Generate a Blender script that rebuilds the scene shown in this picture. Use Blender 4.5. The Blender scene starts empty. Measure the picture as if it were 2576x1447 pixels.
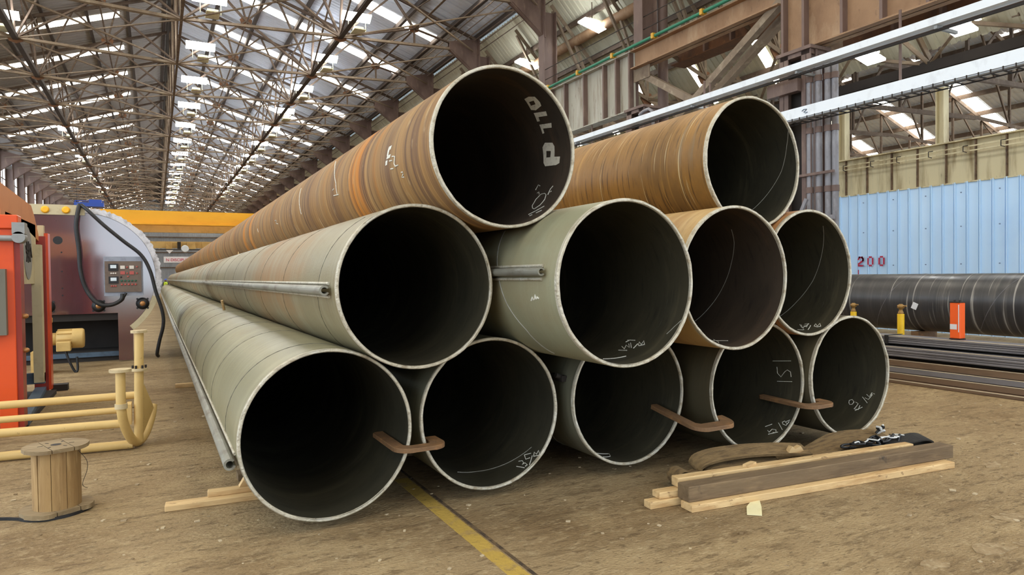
import bpy, bmesh, math, random
from math import sin, cos, pi, radians, sqrt, atan2
from mathutils import Vector, Matrix
from mathutils.geometry import tessellate_polygon

random.seed(7)
scene = bpy.context.scene
COL = scene.collection

# ------------------------------------------------------------------ camera
F_PX = 1693.7
CAM_H = 1.76
yaw, pitch, roll = radians(27.887), radians(-1.0727), radians(-0.7316)
_F = Vector((sin(yaw)*cos(pitch), cos(yaw)*cos(pitch), sin(pitch)))
_R = Vector((cos(yaw), -sin(yaw), 0)); _U = _R.cross(_F)
_R2 = _R*cos(roll) + _U*sin(roll); _U2 = -_R*sin(roll) + _U*cos(roll)
cam_data = bpy.data.cameras.new('camera')
cam_data.sensor_width = 36.0
cam_data.lens = 36.0*F_PX/2576.0
cam_data.clip_start = 0.05; cam_data.clip_end = 600
cam = bpy.data.objects.new('camera', cam_data); COL.objects.link(cam)
m3 = Matrix((_R2, _U2, -_F)).transposed()
cam.matrix_world = Matrix.Translation((0, 0, CAM_H)) @ m3.to_4x4()
scene.camera = cam

# ------------------------------------------------------------------ world, exposure
world = bpy.data.worlds.new('world'); scene.world = world
world.use_nodes = True
wn = world.node_tree.nodes; wl = world.node_tree.links
bg = wn['Background']
bg.inputs['Color'].default_value = (0.78, 0.89, 1.0, 1)
bg.inputs['Strength'].default_value = 4.0
scene.view_settings.view_transform = 'Standard'
scene.view_settings.look = 'None'
scene.view_settings.gamma = 1
scene.view_settings.use_curve_mapping = False
scene.view_settings.exposure = -0.2
SKYLIGHT = 17.0      # radiance of the daylit translucent roof strips
LAMP = 42.0         # radiance of the high bay lamp panels
WINDOW = 5.0

# ------------------------------------------------------------------ colours and materials
def srgb(r, g, b):
    def c(v):
        v /= 255.0
        return v/12.92 if v <= 0.04045 else ((v+0.055)/1.055)**2.4
    return (c(r), c(g), c(b), 1.0)

def _new(name):
    m = bpy.data.materials.new(name); m.use_nodes = True
    nt = m.node_tree
    return m, nt, nt.nodes, nt.links, nt.nodes['Principled BSDF']

def surf(name, base, layers=(), rough=0.6, metal=0.0, bump=0.0, bump_scale=30.0, bump_stretch=(1, 1, 1),
         rough_var=0.0, spec=0.5, coat=0.0):
    """base colour with noise layers: (colour, scale, stretch, lo, hi, amount)"""
    m, nt, N, L, P = _new(name)
    tc = N.new('ShaderNodeTexCoord')
    col = None
    rgb = N.new('ShaderNodeRGB'); rgb.outputs[0].default_value = srgb(*base); col = rgb.outputs[0]
    first = None
    for i, (c, sc, st, lo, hi, amt) in enumerate(layers):
        mp = N.new('ShaderNodeMapping'); mp.inputs['Scale'].default_value = st
        mp.inputs['Location'].default_value = (i*3.7, i*1.3, i*5.1)
        L.new(tc.outputs['Object'], mp.inputs['Vector'])
        nz = N.new('ShaderNodeTexNoise'); nz.inputs['Scale'].default_value = sc
        nz.inputs['Detail'].default_value = 6; nz.inputs['Roughness'].default_value = 0.62
        L.new(mp.outputs[0], nz.inputs['Vector'])
        mr = N.new('ShaderNodeMapRange'); mr.inputs[1].default_value = lo; mr.inputs[2].default_value = hi
        mr.inputs[3].default_value = 0; mr.inputs[4].default_value = amt
        L.new(nz.outputs['Fac'], mr.inputs[0])
        if first is None: first = nz.outputs['Fac']
        mx = N.new('ShaderNodeMix'); mx.data_type = 'RGBA'
        L.new(mr.outputs[0], mx.inputs[0]); L.new(col, mx.inputs[6]); mx.inputs[7].default_value = srgb(*c)
        col = mx.outputs[2]
    L.new(col, P.inputs['Base Color'])
    P.inputs['Roughness'].default_value = rough
    P.inputs['Metallic'].default_value = metal
    P.inputs['Specular IOR Level'].default_value = spec
    if coat:
        P.inputs['Coat Weight'].default_value = coat; P.inputs['Coat Roughness'].default_value = .1
        if coat == 1.0: P.inputs['Coat IOR'].default_value = 2.4
    if rough_var and first is not None:
        mr = N.new('ShaderNodeMapRange'); mr.inputs[1].default_value = .3; mr.inputs[2].default_value = .7
        mr.inputs[3].default_value = max(0.05, rough-rough_var); mr.inputs[4].default_value = min(1, rough+rough_var)
        L.new(first, mr.inputs[0]); L.new(mr.outputs[0], P.inputs['Roughness'])
    if bump:
        mp = N.new('ShaderNodeMapping'); mp.inputs['Scale'].default_value = bump_stretch
        L.new(tc.outputs['Object'], mp.inputs['Vector'])
        nz = N.new('ShaderNodeTexNoise'); nz.inputs['Scale'].default_value = bump_scale
        nz.inputs['Detail'].default_value = 5
        L.new(mp.outputs[0], nz.inputs['Vector'])
        bp = N.new('ShaderNodeBump'); bp.inputs['Strength'].default_value = bump; bp.inputs['Distance'].default_value = 0.02
        L.new(nz.outputs['Fac'], bp.inputs['Height']); L.new(bp.outputs[0], P.inputs['Normal'])
    return m

def glow(name, c, strength):
    m, nt, N, L, P = _new(name)
    P.inputs['Base Color'].default_value = srgb(230, 230, 225)
    P.inputs['Emission Color'].default_value = srgb(*c)
    P.inputs['Emission Strength'].default_value = strength
    return m

RING = (0.25, 4.0, 0.25)      # noise stretched around a pipe: streaks run round it
M = {}
M['floor'] = surf('floor_concrete', (146, 124, 90), [
    ((112, 88, 56), 0.55, (1, 1.6, 1), .45, .66, .75), ((166, 144, 106), 0.9, (1, 2.2, 1), .5, .68, .7),
    ((92, 72, 46), 4.0, (.5, 2.2, 1), .53, .68, .7), ((172, 152, 116), 14, (1, 1.6, 1), .53, .68, .6), ((96, 76, 50), 12, (.7, 1.8, 1), .55, .66, .7),
    ((66, 52, 36), 40, (.6, 1.5, 1), .58, .68, .75), ((196, 178, 144), 80, (1, 1, 1), .62, .7, .6)],
    rough=.85, bump=.8, bump_scale=34, bump_stretch=(1, 1.7, 1), spec=.3)
M['yellow_line'] = surf('worn_yellow_paint', (172, 142, 62), [((146, 120, 80), 5, (1, 1, 1), .54, .66, .9), ((96, 76, 48), 22, (1, 1, 1), .58, .7, .7)], rough=.8, bump=.4)
M['spall'] = surf('spalled_concrete', (150, 128, 94), [((120, 98, 66), 9, (1, 1, 1), .45, .6, .8), ((176, 158, 124), 20, (1, 1, 1), .5, .65, .7)], rough=.95, bump=.6, bump_scale=40)
M['crack'] = surf('floor_joint', (58, 44, 28), [((110, 88, 58), 12, (1, 1, 1), .45, .6, .8)], rough=.95)
M['chip'] = surf('floor_chips', (120, 98, 68), [((190, 172, 140), 4, (1, 1, 1), .45, .55, .9)], rough=.9)
# pipes
M['mill_grey'] = surf('grey_green_mill_steel', (136, 131, 102), [
    ((128, 104, 72), 0.8, (.8, .35, .8), .5, .72, .8), ((158, 152, 122), 1.4, RING, .48, .7, .6),
    ((104, 104, 92), 5, (.2, 4, .2), .55, .75, .55), ((92, 88, 76), 30, (.3, 1.5, .3), .62, .75, .4)], rough=.48, metal=.25, rough_var=.12, bump=.08, bump_scale=60)
M['mill_brown'] = surf('brown_stained_mill_steel', (132, 122, 92), [
    ((146, 110, 70), 0.7, (.8, .3, .8), .48, .66, .85), ((152, 146, 118), 1.6, RING, .5, .7, .6),
    ((98, 84, 64), 5, (.25, 5, .25), .54, .74, .6), ((84, 70, 52), 26, (.4, 1.2, .4), .62, .75, .5)], rough=.5, metal=.2, rough_var=.12, bump=.08, bump_scale=60)
M['mill_pale'] = surf('pale_green_grey_mill_steel', (146, 144, 116), [
    ((140, 118, 84), 0.6, (1, .6, 1), .55, .75, .7), ((164, 162, 134), 1.2, RING, .5, .7, .5),
    ((120, 122, 110), 26, (.4, 1.4, .4), .6, .75, .4)], rough=.5, metal=.2, rough_var=.1, bump=.08, bump_scale=60)
M['mill_part_shaded'] = surf('part_shaded_grey_mill_steel', (108, 106, 88), [((84, 74, 56), 0.8, (.8, .35, .8), .5, .7, .8), ((128, 126, 106), 1.4, RING, .48, .7, .6), ((70, 68, 58), 5, (.2, 4, .2), .55, .75, .6)], rough=.5, metal=.25, rough_var=.12)  # second and third floor pipes: some shade between pipes darkens this colour
M['mill_shaded'] = surf('shaded_olive_mill_steel', (74, 67, 48), [((50, 44, 32), 0.8, (.8, .6, .8), .46, .66, .8), ((98, 86, 60), 1.8, RING, .52, .7, .6)], rough=.6, metal=.1)  # last two floor pipes: shade of the gaps put into the steel colour
M['rust'] = surf('brown_orange_rust', (142, 106, 62), [
    ((190, 118, 36), 0.55, (.1, 1.7, .1), .52, .6, .9), ((96, 70, 52), 0.8, (.15, 3.0, .15), .5, .6, .8),
    ((158, 126, 80), 0.9, (.3, 5, .3), .5, .66, .7), ((82, 58, 42), 3.2, (.12, 6, .12), .53, .64, .8),
    ((184, 146, 92), 5, (.15, 9, .15), .55, .66, .6), ((190, 164, 122), 2.5, (1.2, 3, 1.2), .6, .72, .5)], rough=.66, bump=.15, bump_scale=8, bump_stretch=(.2, 6, .2), rough_var=.1, spec=.22)
M['rust_ochre'] = surf('ochre_rust', (148, 106, 48), [
    ((112, 82, 42), 0.9, (.6, 1.2, .6), .46, .62, .85), ((176, 132, 66), 2.2, (.1, 5, .1), .52, .66, .7),
    ((116, 104, 84), 1.6, (.3, 3, .3), .6, .7, .8), ((80, 56, 28), 7, (.3, 6, .3), .58, .64, .85),
    ((216, 196, 150), 6.0, (.12, 9, .12), .64, .67, .9)], rough=.5, bump=.18, bump_scale=9, bump_stretch=(.15, 5, .15), rough_var=.18, spec=.35)
M['rust_tan'] = surf('tan_rust', (178, 146, 94), [
    ((140, 100, 54), 1.4, (.5, 1.6, .5), .5, .68, .85), ((196, 172, 124), 3.0, (.2, 4, .2), .5, .7, .6), ((96, 74, 48), 6, (.5, 2, .5), .62, .72, .7)], rough=.6, bump=.12)
M['rust_red'] = surf('orange_brown_rust', (158, 110, 64), [((196, 132, 62), 1.5, RING, .5, .68, .8), ((104, 76, 50), 4, RING, .55, .7, .7)], rough=.6, bump=.12)
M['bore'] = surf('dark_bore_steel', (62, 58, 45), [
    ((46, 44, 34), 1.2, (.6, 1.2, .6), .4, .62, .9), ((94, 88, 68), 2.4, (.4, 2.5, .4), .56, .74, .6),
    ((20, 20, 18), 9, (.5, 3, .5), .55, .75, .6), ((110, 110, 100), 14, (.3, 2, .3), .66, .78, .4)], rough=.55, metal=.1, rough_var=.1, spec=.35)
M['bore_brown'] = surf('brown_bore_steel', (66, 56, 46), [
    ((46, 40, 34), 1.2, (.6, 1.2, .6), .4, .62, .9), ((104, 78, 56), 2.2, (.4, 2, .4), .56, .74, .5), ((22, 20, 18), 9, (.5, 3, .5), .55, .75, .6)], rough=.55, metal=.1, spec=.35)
M['rim'] = surf('cut_steel_rim', (188, 180, 160), [((150, 136, 112), 14, (1, 1, 1), .5, .66, .8), ((206, 202, 188), 7, (1, 1, 1), .5, .68, .8), ((90, 78, 60), 40, (1, 1, 1), .62, .72, .8)], rough=.5, metal=.3, bump=.5, bump_scale=45)
M['rail'] = surf('grey_interlock_steel', (140, 138, 126), [((98, 88, 74), 6, (1, .4, 1), .5, .68, .8), ((176, 176, 166), 12, (1, .3, 1), .55, .7, .5)], rough=.5, metal=.35)
M['seam'] = surf('pale_weld_seam', (150, 148, 138), [((110, 104, 92), 20, (1, 1, 1), .5, .7, .6)], rough=.6, metal=.2)
M['seam_dark'] = surf('dark_weld_seam', (84, 82, 70), [((60, 56, 46), 20, (1, 1, 1), .5, .7, .6)], rough=.6, metal=.2)
M['chalk'] = surf('white_chalk', (214, 212, 200), [((150, 148, 138), 60, (1, 1, 1), .5, .66, .6)], rough=.95)
M['stencil'] = surf('white_stencil_paint', (206, 198, 180), [((150, 140, 124), 30, (1, 1, 1), .52, .7, .6)], rough=.85)
M['black_pipe'] = surf('black_coated_pipe', (60, 58, 58), [
    ((40, 40, 42), 1.2, RING, .45, .65, .8), ((92, 88, 82), 2.0, (.12, 5, .12), .54, .66, .6), ((170, 166, 158), 3.6, (.1, 4.5, .1), .6, .66, .6)], rough=.34, rough_var=.08, bump=.12, bump_scale=6, bump_stretch=(.2, 5, .2))
M['clip'] = surf('rusty_flat_steel', (116, 86, 56), [((150, 108, 66), 8, (1, 1, 1), .5, .68, .8), ((84, 58, 44), 16, (1, 1, 1), .55, .7, .7)], rough=.7, metal=.1, bump=.25)
# building
M['roof'] = surf('grey_blue_roof_sheet', (204, 212, 226), [((176, 184, 200), 0.35, (1, 1, 1), .45, .7, .7), ((150, 140, 126), 1.4, (1, .4, 1), .58, .75, .5)], rough=.55, metal=.1)
M['roof_left'] = surf('dull_grey_roof_sheet', (160, 158, 158), [((132, 128, 126), 0.35, (1, 1, 1), .45, .7, .7), ((130, 112, 92), 1.4, (1, .4, 1), .58, .75, .5)], rough=.6, metal=.05)
M['roof_aisle'] = surf('greenish_roof_sheet', (190, 188, 168), [((160, 156, 132), 0.6, (1, 1, 1), .45, .7, .7)], rough=.6)
M['skylight'] = glow('translucent_daylight_sheet', (255, 247, 230), SKYLIGHT)
M['lamp_panel'] = glow('lamp_panel_glow', (248, 252, 255), LAMP)
M['lamp_body'] = surf('lamp_housing_paint', (214, 212, 184), [((150, 146, 118), 9, (1, 1, 1), .5, .7, .6)], rough=.5)
M['steel'] = surf('brown_dusty_roof_steel', (96, 80, 68), [((74, 60, 50), 1.6, (1, 1, 1), .48, .68, .8), ((142, 126, 108), 4, (1, 1, 1), .54, .7, .6)], rough=.75)
M['steel_pale'] = surf('pale_dusty_roof_steel', (128, 112, 94), [((96, 80, 66), 1.6, (1, 1, 1), .5, .68, .8), ((168, 156, 134), 4, (1, 1, 1), .54, .7, .6)], rough=.75)
M['purlin'] = surf('dark_brown_purlin_steel', (66, 56, 52), [((50, 43, 40), 1.6, (1, 1, 1), .48, .68, .7)], rough=.8)
M['gusset'] = surf('rusty_gusset_plate', (120, 82, 54), [((84, 60, 46), 6, (1, 1, 1), .5, .68, .7)], rough=.8)
M['girder_brown'] = surf('brown_girder_paint', (150, 118, 88), [((118, 88, 62), 0.9, (1, 1, .6), .46, .68, .8), ((176, 150, 120), 2.2, (1, 1, .4), .52, .7, .6), ((90, 66, 52), 8, (1, 1, .4), .6, .72, .6)], rough=.7, bump=.1)
M['girder_grey'] = surf('pale_grey_streaked_girder_paint', (164, 160, 146), [((126, 112, 92), 1.4, (1, 2.2, .25), .5, .66, .9), ((190, 188, 178), 2.0, (1, 2, .3), .5, .7, .7), ((96, 82, 66), 7, (1, 1, .3), .62, .72, .7)], rough=.6)
M['girder_tan'] = surf('tan_stained_girder_paint', (204, 192, 154), [((122, 98, 56), 0.9, (1, 2.6, .35), .5, .68, .8), ((184, 176, 146), 1.6, (1, 3, .2), .52, .7, .7), ((96, 82, 56), 6, (1, 1, .25), .62, .74, .6)], rough=.65)
M['column'] = surf('purple_brown_column_paint', (112, 92, 84), [((84, 66, 60), 1.2, (1, 1, .5), .46, .68, .8), ((140, 118, 104), 3.2, (1, 1, .3), .54, .7, .6)], rough=.65, bump=.08)
M['conduit'] = surf('grey_conduit_paint', (132, 130, 134), [((96, 88, 86), 1.1, (1, 1, .6), .5, .62, .85), ((160, 160, 164), 5, (1, 1, .3), .54, .7, .5)], rough=.5, metal=.2)
M['rust_girder'] = surf('red_rust_riveted_girder', (104, 70, 46), [((74, 52, 38), 2, (1, 1, 1), .46, .66, .8), ((132, 92, 58), 6, (1, 1, 1), .54, .7, .6)], rough=.8)
M['white_rail'] = surf('white_conductor_rail', (226, 234, 242), [((190, 196, 204), 1.4, (1, 2, 1), .55, .72, .6)], rough=.4)
M['green'] = surf('green_pipe_paint', (38, 120, 92), [((24, 88, 68), 3, (1, 1, 1), .5, .7, .6)], rough=.5)
M['clamp_yellow'] = surf('yellow_clamp_paint', (206, 160, 50), [((160, 116, 40), 9, (1, 1, 1), .5, .7, .6)], rough=.5)
M['dark'] = surf('dark_grime_and_shade_steel', (44, 38, 34), [((28, 24, 22), 3, (1, 1, 1), .5, .7, .6)], rough=.8)
M['blue_wall'] = surf('pale_blue_wall_sheet', (196, 226, 252), [((184, 216, 248), 0.7, (1, 1, 1), .5, .7, .6), ((208, 232, 252), 2, (1, 1, .2), .54, .7, .5)], rough=.45)
M['red_paint'] = surf('red_stencil_paint', (176, 40, 70), [((200, 120, 140), 30, (1, 1, 1), .55, .7, .5)], rough=.7)
M['screw'] = surf('grey_screw', (120, 140, 170), (), rough=.4, metal=.3)
M['end_wall'] = surf('grey_end_wall_sheet', (150, 154, 160), [((120, 124, 130), 0.4, (1, 1, 1), .5, .7, .7)], rough=.6)
M['window'] = glow('daylit_window', (226, 240, 255), WINDOW)
M['banner'] = surf('white_banner', (236, 234, 236), [((214, 210, 214), 0.6, (1, 1, 1), .5, .7, .5)], rough=.7)
M['banner_red'] = surf('red_banner_print', (200, 50, 84), (), rough=.7)
M['banner_dark'] = surf('dark_banner_print', (60, 60, 84), (), rough=.7)
M['crane_yellow'] = surf('yellow_crane_paint', (250, 184, 36), [((226, 150, 24), 0.5, (.3, 1, 1), .5, .7, .7)], rough=.45)
M['crane_tan'] = surf('faded_yellow_crane_paint', (214, 178, 110), [((170, 132, 72), 0.4, (1, 1, 1), .48, .68, .8)], rough=.6)
# left-hand machines
M['maroon'] = surf('maroon_gloss_paint', (78, 20, 28), [((60, 16, 24), 1.6, (1, 1, 1), .48, .68, .7), ((86, 40, 52), 6, (1, 1, .5), .56, .72, .5)], rough=.45, rough_var=.06, coat=1.0, bump=.1, bump_scale=18, spec=.4)
M['cream'] = surf('cream_flange_paint', (196, 184, 150), [((160, 142, 108), 3, (1, 1, 1), .5, .7, .7)], rough=.55)
M['white_rough'] = surf('rough_white_edge', (214, 214, 220), [((160, 156, 160), 5, (1, 1, 1), .48, .64, .85), ((110, 100, 104), 14, (1, 1, 1), .6, .7, .7)], rough=.8, bump=.8, bump_scale=14)
M['black'] = surf('black_rubber', (26, 26, 28), [((48, 48, 50), 9, (1, 1, 1), .5, .7, .6)], rough=.5)
M['panel'] = surf('bronze_panel_face', (112, 96, 84), [((92, 76, 64), 6, (1, 1, 1), .5, .7, .6)], rough=.4, metal=.2)
M['panel_box'] = surf('grey_panel_box', (150, 156, 170), [((110, 112, 124), 5, (1, 1, 1), .5, .7, .6)], rough=.45)
M['gauge'] = surf('white_gauge_face', (214, 226, 234), (), rough=.3)
M['button_red'] = surf('red_button', (176, 84, 76), (), rough=.4)
M['button_white'] = surf('white_button', (214, 206, 196), (), rough=.4)
M['button_green'] = surf('green_button', (40, 92, 72), (), rough=.4)
M['bronze'] = surf('bronze_hub', (176, 126, 76), (), rough=.4, metal=.5)
M['orange'] = surf('orange_red_paint', (226, 84, 34), [((198, 62, 30), 2, (1, 1, .6), .5, .7, .6)], rough=.3, coat=.3)
M['orange_dark'] = surf('dark_orange_red_paint', (150, 44, 28), [((120, 36, 28), 2, (1, 1, .6), .5, .7, .6)], rough=.35, coat=.2)
M['hood'] = surf('tan_orange_hood_paint', (204, 132, 78), [((176, 106, 60), 1.6, (1, 1, 1), .5, .7, .6)], rough=.5)
M['grey_sheet'] = surf('grey_sheet_panel', (110, 108, 96), [((84, 82, 72), 3, (1, 1, .3), .5, .7, .6)], rough=.6)
M['grey_box'] = surf('grey_cast_box', (150, 152, 152), [((110, 112, 114), 6, (1, 1, 1), .5, .7, .6)], rough=.45, metal=.3)
M['blue_steel'] = surf('blue_grey_base_paint', (78, 98, 118), [((52, 62, 74), 4, (1, 1, 1), .5, .7, .7)], rough=.5)
M['motor'] = surf('cream_yellow_motor_paint', (206, 174, 108), [((176, 142, 84), 4, (1, 1, 1), .5, .7, .6)], rough=.45)
M['rack'] = surf('cream_yellow_pipe_paint', (208, 176, 112), [((196, 162, 98), 3, (1, 1, 1), .5, .7, .6), ((120, 92, 56), 18, (1, 1, 1), .66, .72, .8)], rough=.5)
M['rack_top'] = surf('dusty_flange_face', (196, 178, 140), [((150, 130, 96), 12, (1, 1, 1), .5, .7, .7)], rough=.8)
M['wood'] = surf('weathered_spool_wood', (158, 126, 80), [((118, 88, 52), 2.4, (3, 3, .35), .46, .66, .8), ((196, 164, 114), 5, (4, 4, .4), .5, .7, .6), ((92, 70, 46), 7, (3, 3, .5), .6, .72, .7)], rough=.8, bump=.25, bump_scale=16, bump_stretch=(3, 3, .3))
M['wood_grey'] = surf('dusty_grey_wood', (138, 118, 86), [((116, 96, 68), 3, (.5, 3, 3), .46, .66, .8), ((176, 158, 124), 7, (.5, 4, 4), .52, .7, .6)], rough=.85, bump=.25, bump_scale=14, bump_stretch=(.4, 3, 3))
M['wood_light'] = surf('fresh_sawn_timber', (206, 174, 124), [((172, 132, 82), 2.2, (.5, 5, 5), .46, .62, .8), ((230, 200, 148), 4, (.5, 6, 6), .5, .7, .6), ((120, 88, 54), 9, (1, 2, 2), .6, .68, .8)], rough=.75, bump=.12, bump_scale=12, bump_stretch=(.4, 4, 4))
M['wood_dark'] = surf('dark_stained_timber', (112, 92, 66), [((84, 66, 44), 2.0, (.6, 4, 4), .46, .66, .8), ((140, 116, 84), 4, (.6, 5, 5), .5, .7, .6), ((44, 38, 32), 2.4, (1, 1, 1), .62, .68, .85)], rough=.8, bump=.2, bump_scale=12, bump_stretch=(.4, 4, 4))
M['strap'] = surf('brown_webbing', (122, 98, 62), [((78, 60, 36), 5, (1, 6, 6), .46, .66, .8), ((140, 114, 76), 6, (1, 3, 1), .52, .7, .7)], rough=.95, bump=.5, bump_scale=90, bump_stretch=(.3, 1, 1))
M['strap_black'] = surf('black_webbing', (34, 30, 26), [((60, 54, 44), 6, (1, 1, 1), .5, .7, .6)], rough=.9, bump=.3, bump_scale=60)
M['tie_white'] = surf('white_plastic_tie', (214, 214, 210), (), rough=.4)
M['tape'] = surf('cream_paper_scrap', (226, 216, 170), [((206, 192, 140), 9, (1, 1, 1), .5, .7, .6)], rough=.85)
M['bar_grey'] = surf('dark_grey_bar_steel', (124, 122, 126), [((84, 82, 88), 2, (3, .4, 3), .46, .66, .8), ((116, 116, 120), 5, (3, .3, 3), .54, .7, .5)], rough=.5, metal=.3)
M['bar_brown'] = surf('brown_bar_steel', (116, 94, 74), [((68, 52, 42), 2, (3, .4, 3), .46, .66, .8), ((130, 106, 84), 5, (3, .3, 3), .54, .7, .6)], rough=.6, metal=.2)
M['bar_highlight'] = surf('bar_highlight_steel', (190, 176, 150), [((126, 112, 92), 3, (2, .4, 2), .46, .66, .7)], rough=.8)  # pale colour painting the highlight on bar edges
M['post_yellow'] = surf('yellow_post_paint', (240, 196, 36), [((206, 156, 30), 5, (1, 1, 1), .5, .7, .6)], rough=.45)
M['brass'] = surf('brown_brass_head', (150, 116, 62), [((104, 78, 44), 9, (1, 1, 1), .5, .7, .7)], rough=.5, metal=.3)
M['post_orange'] = surf('bright_orange_post_paint', (240, 98, 36), [((214, 78, 30), 4, (1, 1, 1), .5, .7, .5)], rough=.45)
M['white_label'] = surf('pale_grey_label', (214, 214, 216), (), rough=.6)
M['skin'] = surf('skin', (170, 118, 90), (), rough=.6)
M['vest'] = surf('lime_hi_vis', (196, 220, 60), (), rough=.7)
M['helmet'] = surf('blue_helmet', (40, 80, 180), (), rough=.4)
M['trousers'] = surf('dark_trousers', (30, 32, 38), (), rough=.8)

# ------------------------------------------------------------------ mesh building
class B:
    """collects verts and faces in world coordinates"""
    def __init__(s): s.v = []; s.f = []; s.mi = []; s.sm = []
    def add(s, verts, faces, mi=0, smooth=False):
        o = len(s.v); s.v += [tuple(p) for p in verts]
        for f in faces: s.f.append(tuple(i+o for i in f)); s.mi.append(mi); s.sm.append(smooth)
        return s
    def box(s, c, d, rot=None, mi=0):
        hx, hy, hz = d[0]/2, d[1]/2, d[2]/2
        vs = [Vector((x, y, z)) for z in (-hz, hz) for y in (-hy, hy) for x in (-hx, hx)]
        if rot is not None: vs = [rot @ p for p in vs]
        c = Vector(c)
        return s.add([p+c for p in vs], [(0, 2, 3, 1), (4, 5, 7, 6), (0, 1, 5, 4), (2, 6, 7, 3), (0, 4, 6, 2), (1, 3, 7, 5)], mi)
    def span(s, x0, x1, y0, y1, z0, z1, mi=0):
        return s.box(((x0+x1)/2, (y0+y1)/2, (z0+z1)/2), (abs(x1-x0), abs(y1-y0), abs(z1-z0)), None, mi)
    def frame(s, a, b, up=(0, 0, 1)):
        a = Vector(a); b = Vector(b); d = (b-a); L = d.length; d.normalize()
        u = Vector(up)
        if abs(d.dot(u)) > .98: u = Vector((1, 0, 0)) if abs(d.x) < .9 else Vector((0, 1, 0))
        x = u.cross(d).normalized(); z = d.cross(x).normalized()
        return a, b, d, x, z, L
    def bar(s, a, b, w, h, mi=0, up=(0, 0, 1)):
        a, b, d, x, z, L = s.frame(a, b, up)
        m = Matrix((x, d, z)).transposed()
        return s.box((a+b)/2, (w, L, h), m, mi)
    def angle(s, a, b, w, t, mi=0, up=(0, 0, 1)):
        """L-section member"""
        a, b, d, x, z, L = s.frame(a, b, up)
        prof = [(0, 0), (w, 0), (w, t), (t, t), (t, w), (0, w)]
        va = [a + x*(p[0]-w/2) + z*(p[1]-w/2) for p in prof]; vb = [p + (b-a) for p in va]
        n = 6
        return s.add(va+vb, [(i, (i+1) % n, n+(i+1) % n, n+i) for i in range(n)] + [tuple(reversed(range(n))), tuple(range(n, 2*n))], mi)
    def tube(s, pts, r, seg=10, mi=0, closed=False, cap=True, smooth=True, rs=None):
        pts = [Vector(p) for p in pts]; n = len(pts); rings = []
        up = None
        for i, p in enumerate(pts):
            if closed: d = pts[(i+1) % n]-pts[i-1]
            else: d = pts[min(i+1, n-1)]-pts[max(i-1, 0)]
            d.normalize()
            if up is None:
                up = Vector((0, 0, 1)) if abs(d.z) < .9 else Vector((1, 0, 0))
            x = up.cross(d)
            if x.length < 1e-4: x = Vector((1, 0, 0)).cross(d)
            x.normalize(); z = d.cross(x).normalized(); up = z
            rr = rs[i] if rs else r
            rings.append([p + x*rr*cos(2*pi*k/seg) + z*rr*sin(2*pi*k/seg) for k in range(seg)])
        vs = [q for R in rings for q in R]; fs = []
        m = n if closed else n-1
        for i in range(m):
            j = (i+1) % n
            for k in range(seg):
                fs.append((i*seg+k, i*seg+(k+1) % seg, j*seg+(k+1) % seg, j*seg+k))
        s.add(vs, fs, mi, smooth)
        if cap and not closed:
            s.add(rings[0], [tuple(reversed(range(seg)))], mi); s.add(rings[-1], [tuple(range(seg))], mi)
        return s
    def cyl(s, a, b, r, seg=16, mi=0, smooth=True): return s.tube([a, b], r, seg, mi, smooth=smooth)
    def lathe(s, o, axis, prof, seg=24, mi=0, smooth=True):
        """prof: (distance along axis, radius)"""
        o = Vector(o); d = Vector(axis).normalized()
        u = Vector((0, 0, 1)) if abs(d.z) < .9 else Vector((1, 0, 0))
        x = u.cross(d).normalized(); z = d.cross(x)
        vs = [o + d*h + x*r*cos(2*pi*k/seg) + z*r*sin(2*pi*k/seg) for h, r in prof for k in range(seg)]
        fs = [(i*seg+k, i*seg+(k+1) % seg, (i+1)*seg+(k+1) % seg, (i+1)*seg+k) for i in range(len(prof)-1) for k in range(seg)]
        s.add(vs, fs, mi, smooth)
        s.add(vs[:seg], [tuple(reversed(range(seg)))], mi); s.add(vs[-seg:], [tuple(range(seg))], mi)
        return s
    def prism(s, poly, f, d, mi=0, side_mi=None):
        """poly: 2D outline, f maps (u,v) to a point, d extrusion vector"""
        pa = [Vector(f(*p)) for p in poly]; d = Vector(d); pb = [p+d for p in pa]; n = len(poly)
        tri = tessellate_polygon([pa])
        s.add(pa+pb, [tuple(t) for t in tri] + [tuple(n+i for i in reversed(t)) for t in tri], mi)
        s.add(pa+pb, [(i, (i+1) % n, n+(i+1) % n, n+i) for i in range(n)], mi if side_mi is None else side_mi)
        return s
    def ribbon(s, pts, wdir, t, mi=0):
        """strap: path of centres, wdir full width vector, thickness t"""
        pts = [Vector(p) for p in pts]; w = Vector(wdir); n = len(pts); rings = []
        for i, p in enumerate(pts):
            d = (pts[min(i+1, n-1)]-pts[max(i-1, 0)]).normalized()
            nn = d.cross(w).normalized()*t/2
            rings.append([p-w/2-nn, p+w/2-nn, p+w/2+nn, p-w/2+nn])
        vs = [q for r in rings for q in r]
        fs = [(i*4+k, i*4+(k+1) % 4, i*4+4+(k+1) % 4, i*4+4+k) for i in range(n-1) for k in range(4)]
        s.add(vs, fs+[(3, 2, 1, 0), tuple(n*4-4+k for k in range(4))], mi, False)
        return s

def world_loc(o):
    p = Vector((0, 0, 0))
    while o is not None: p += o.location; o = o.parent
    return p

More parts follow.
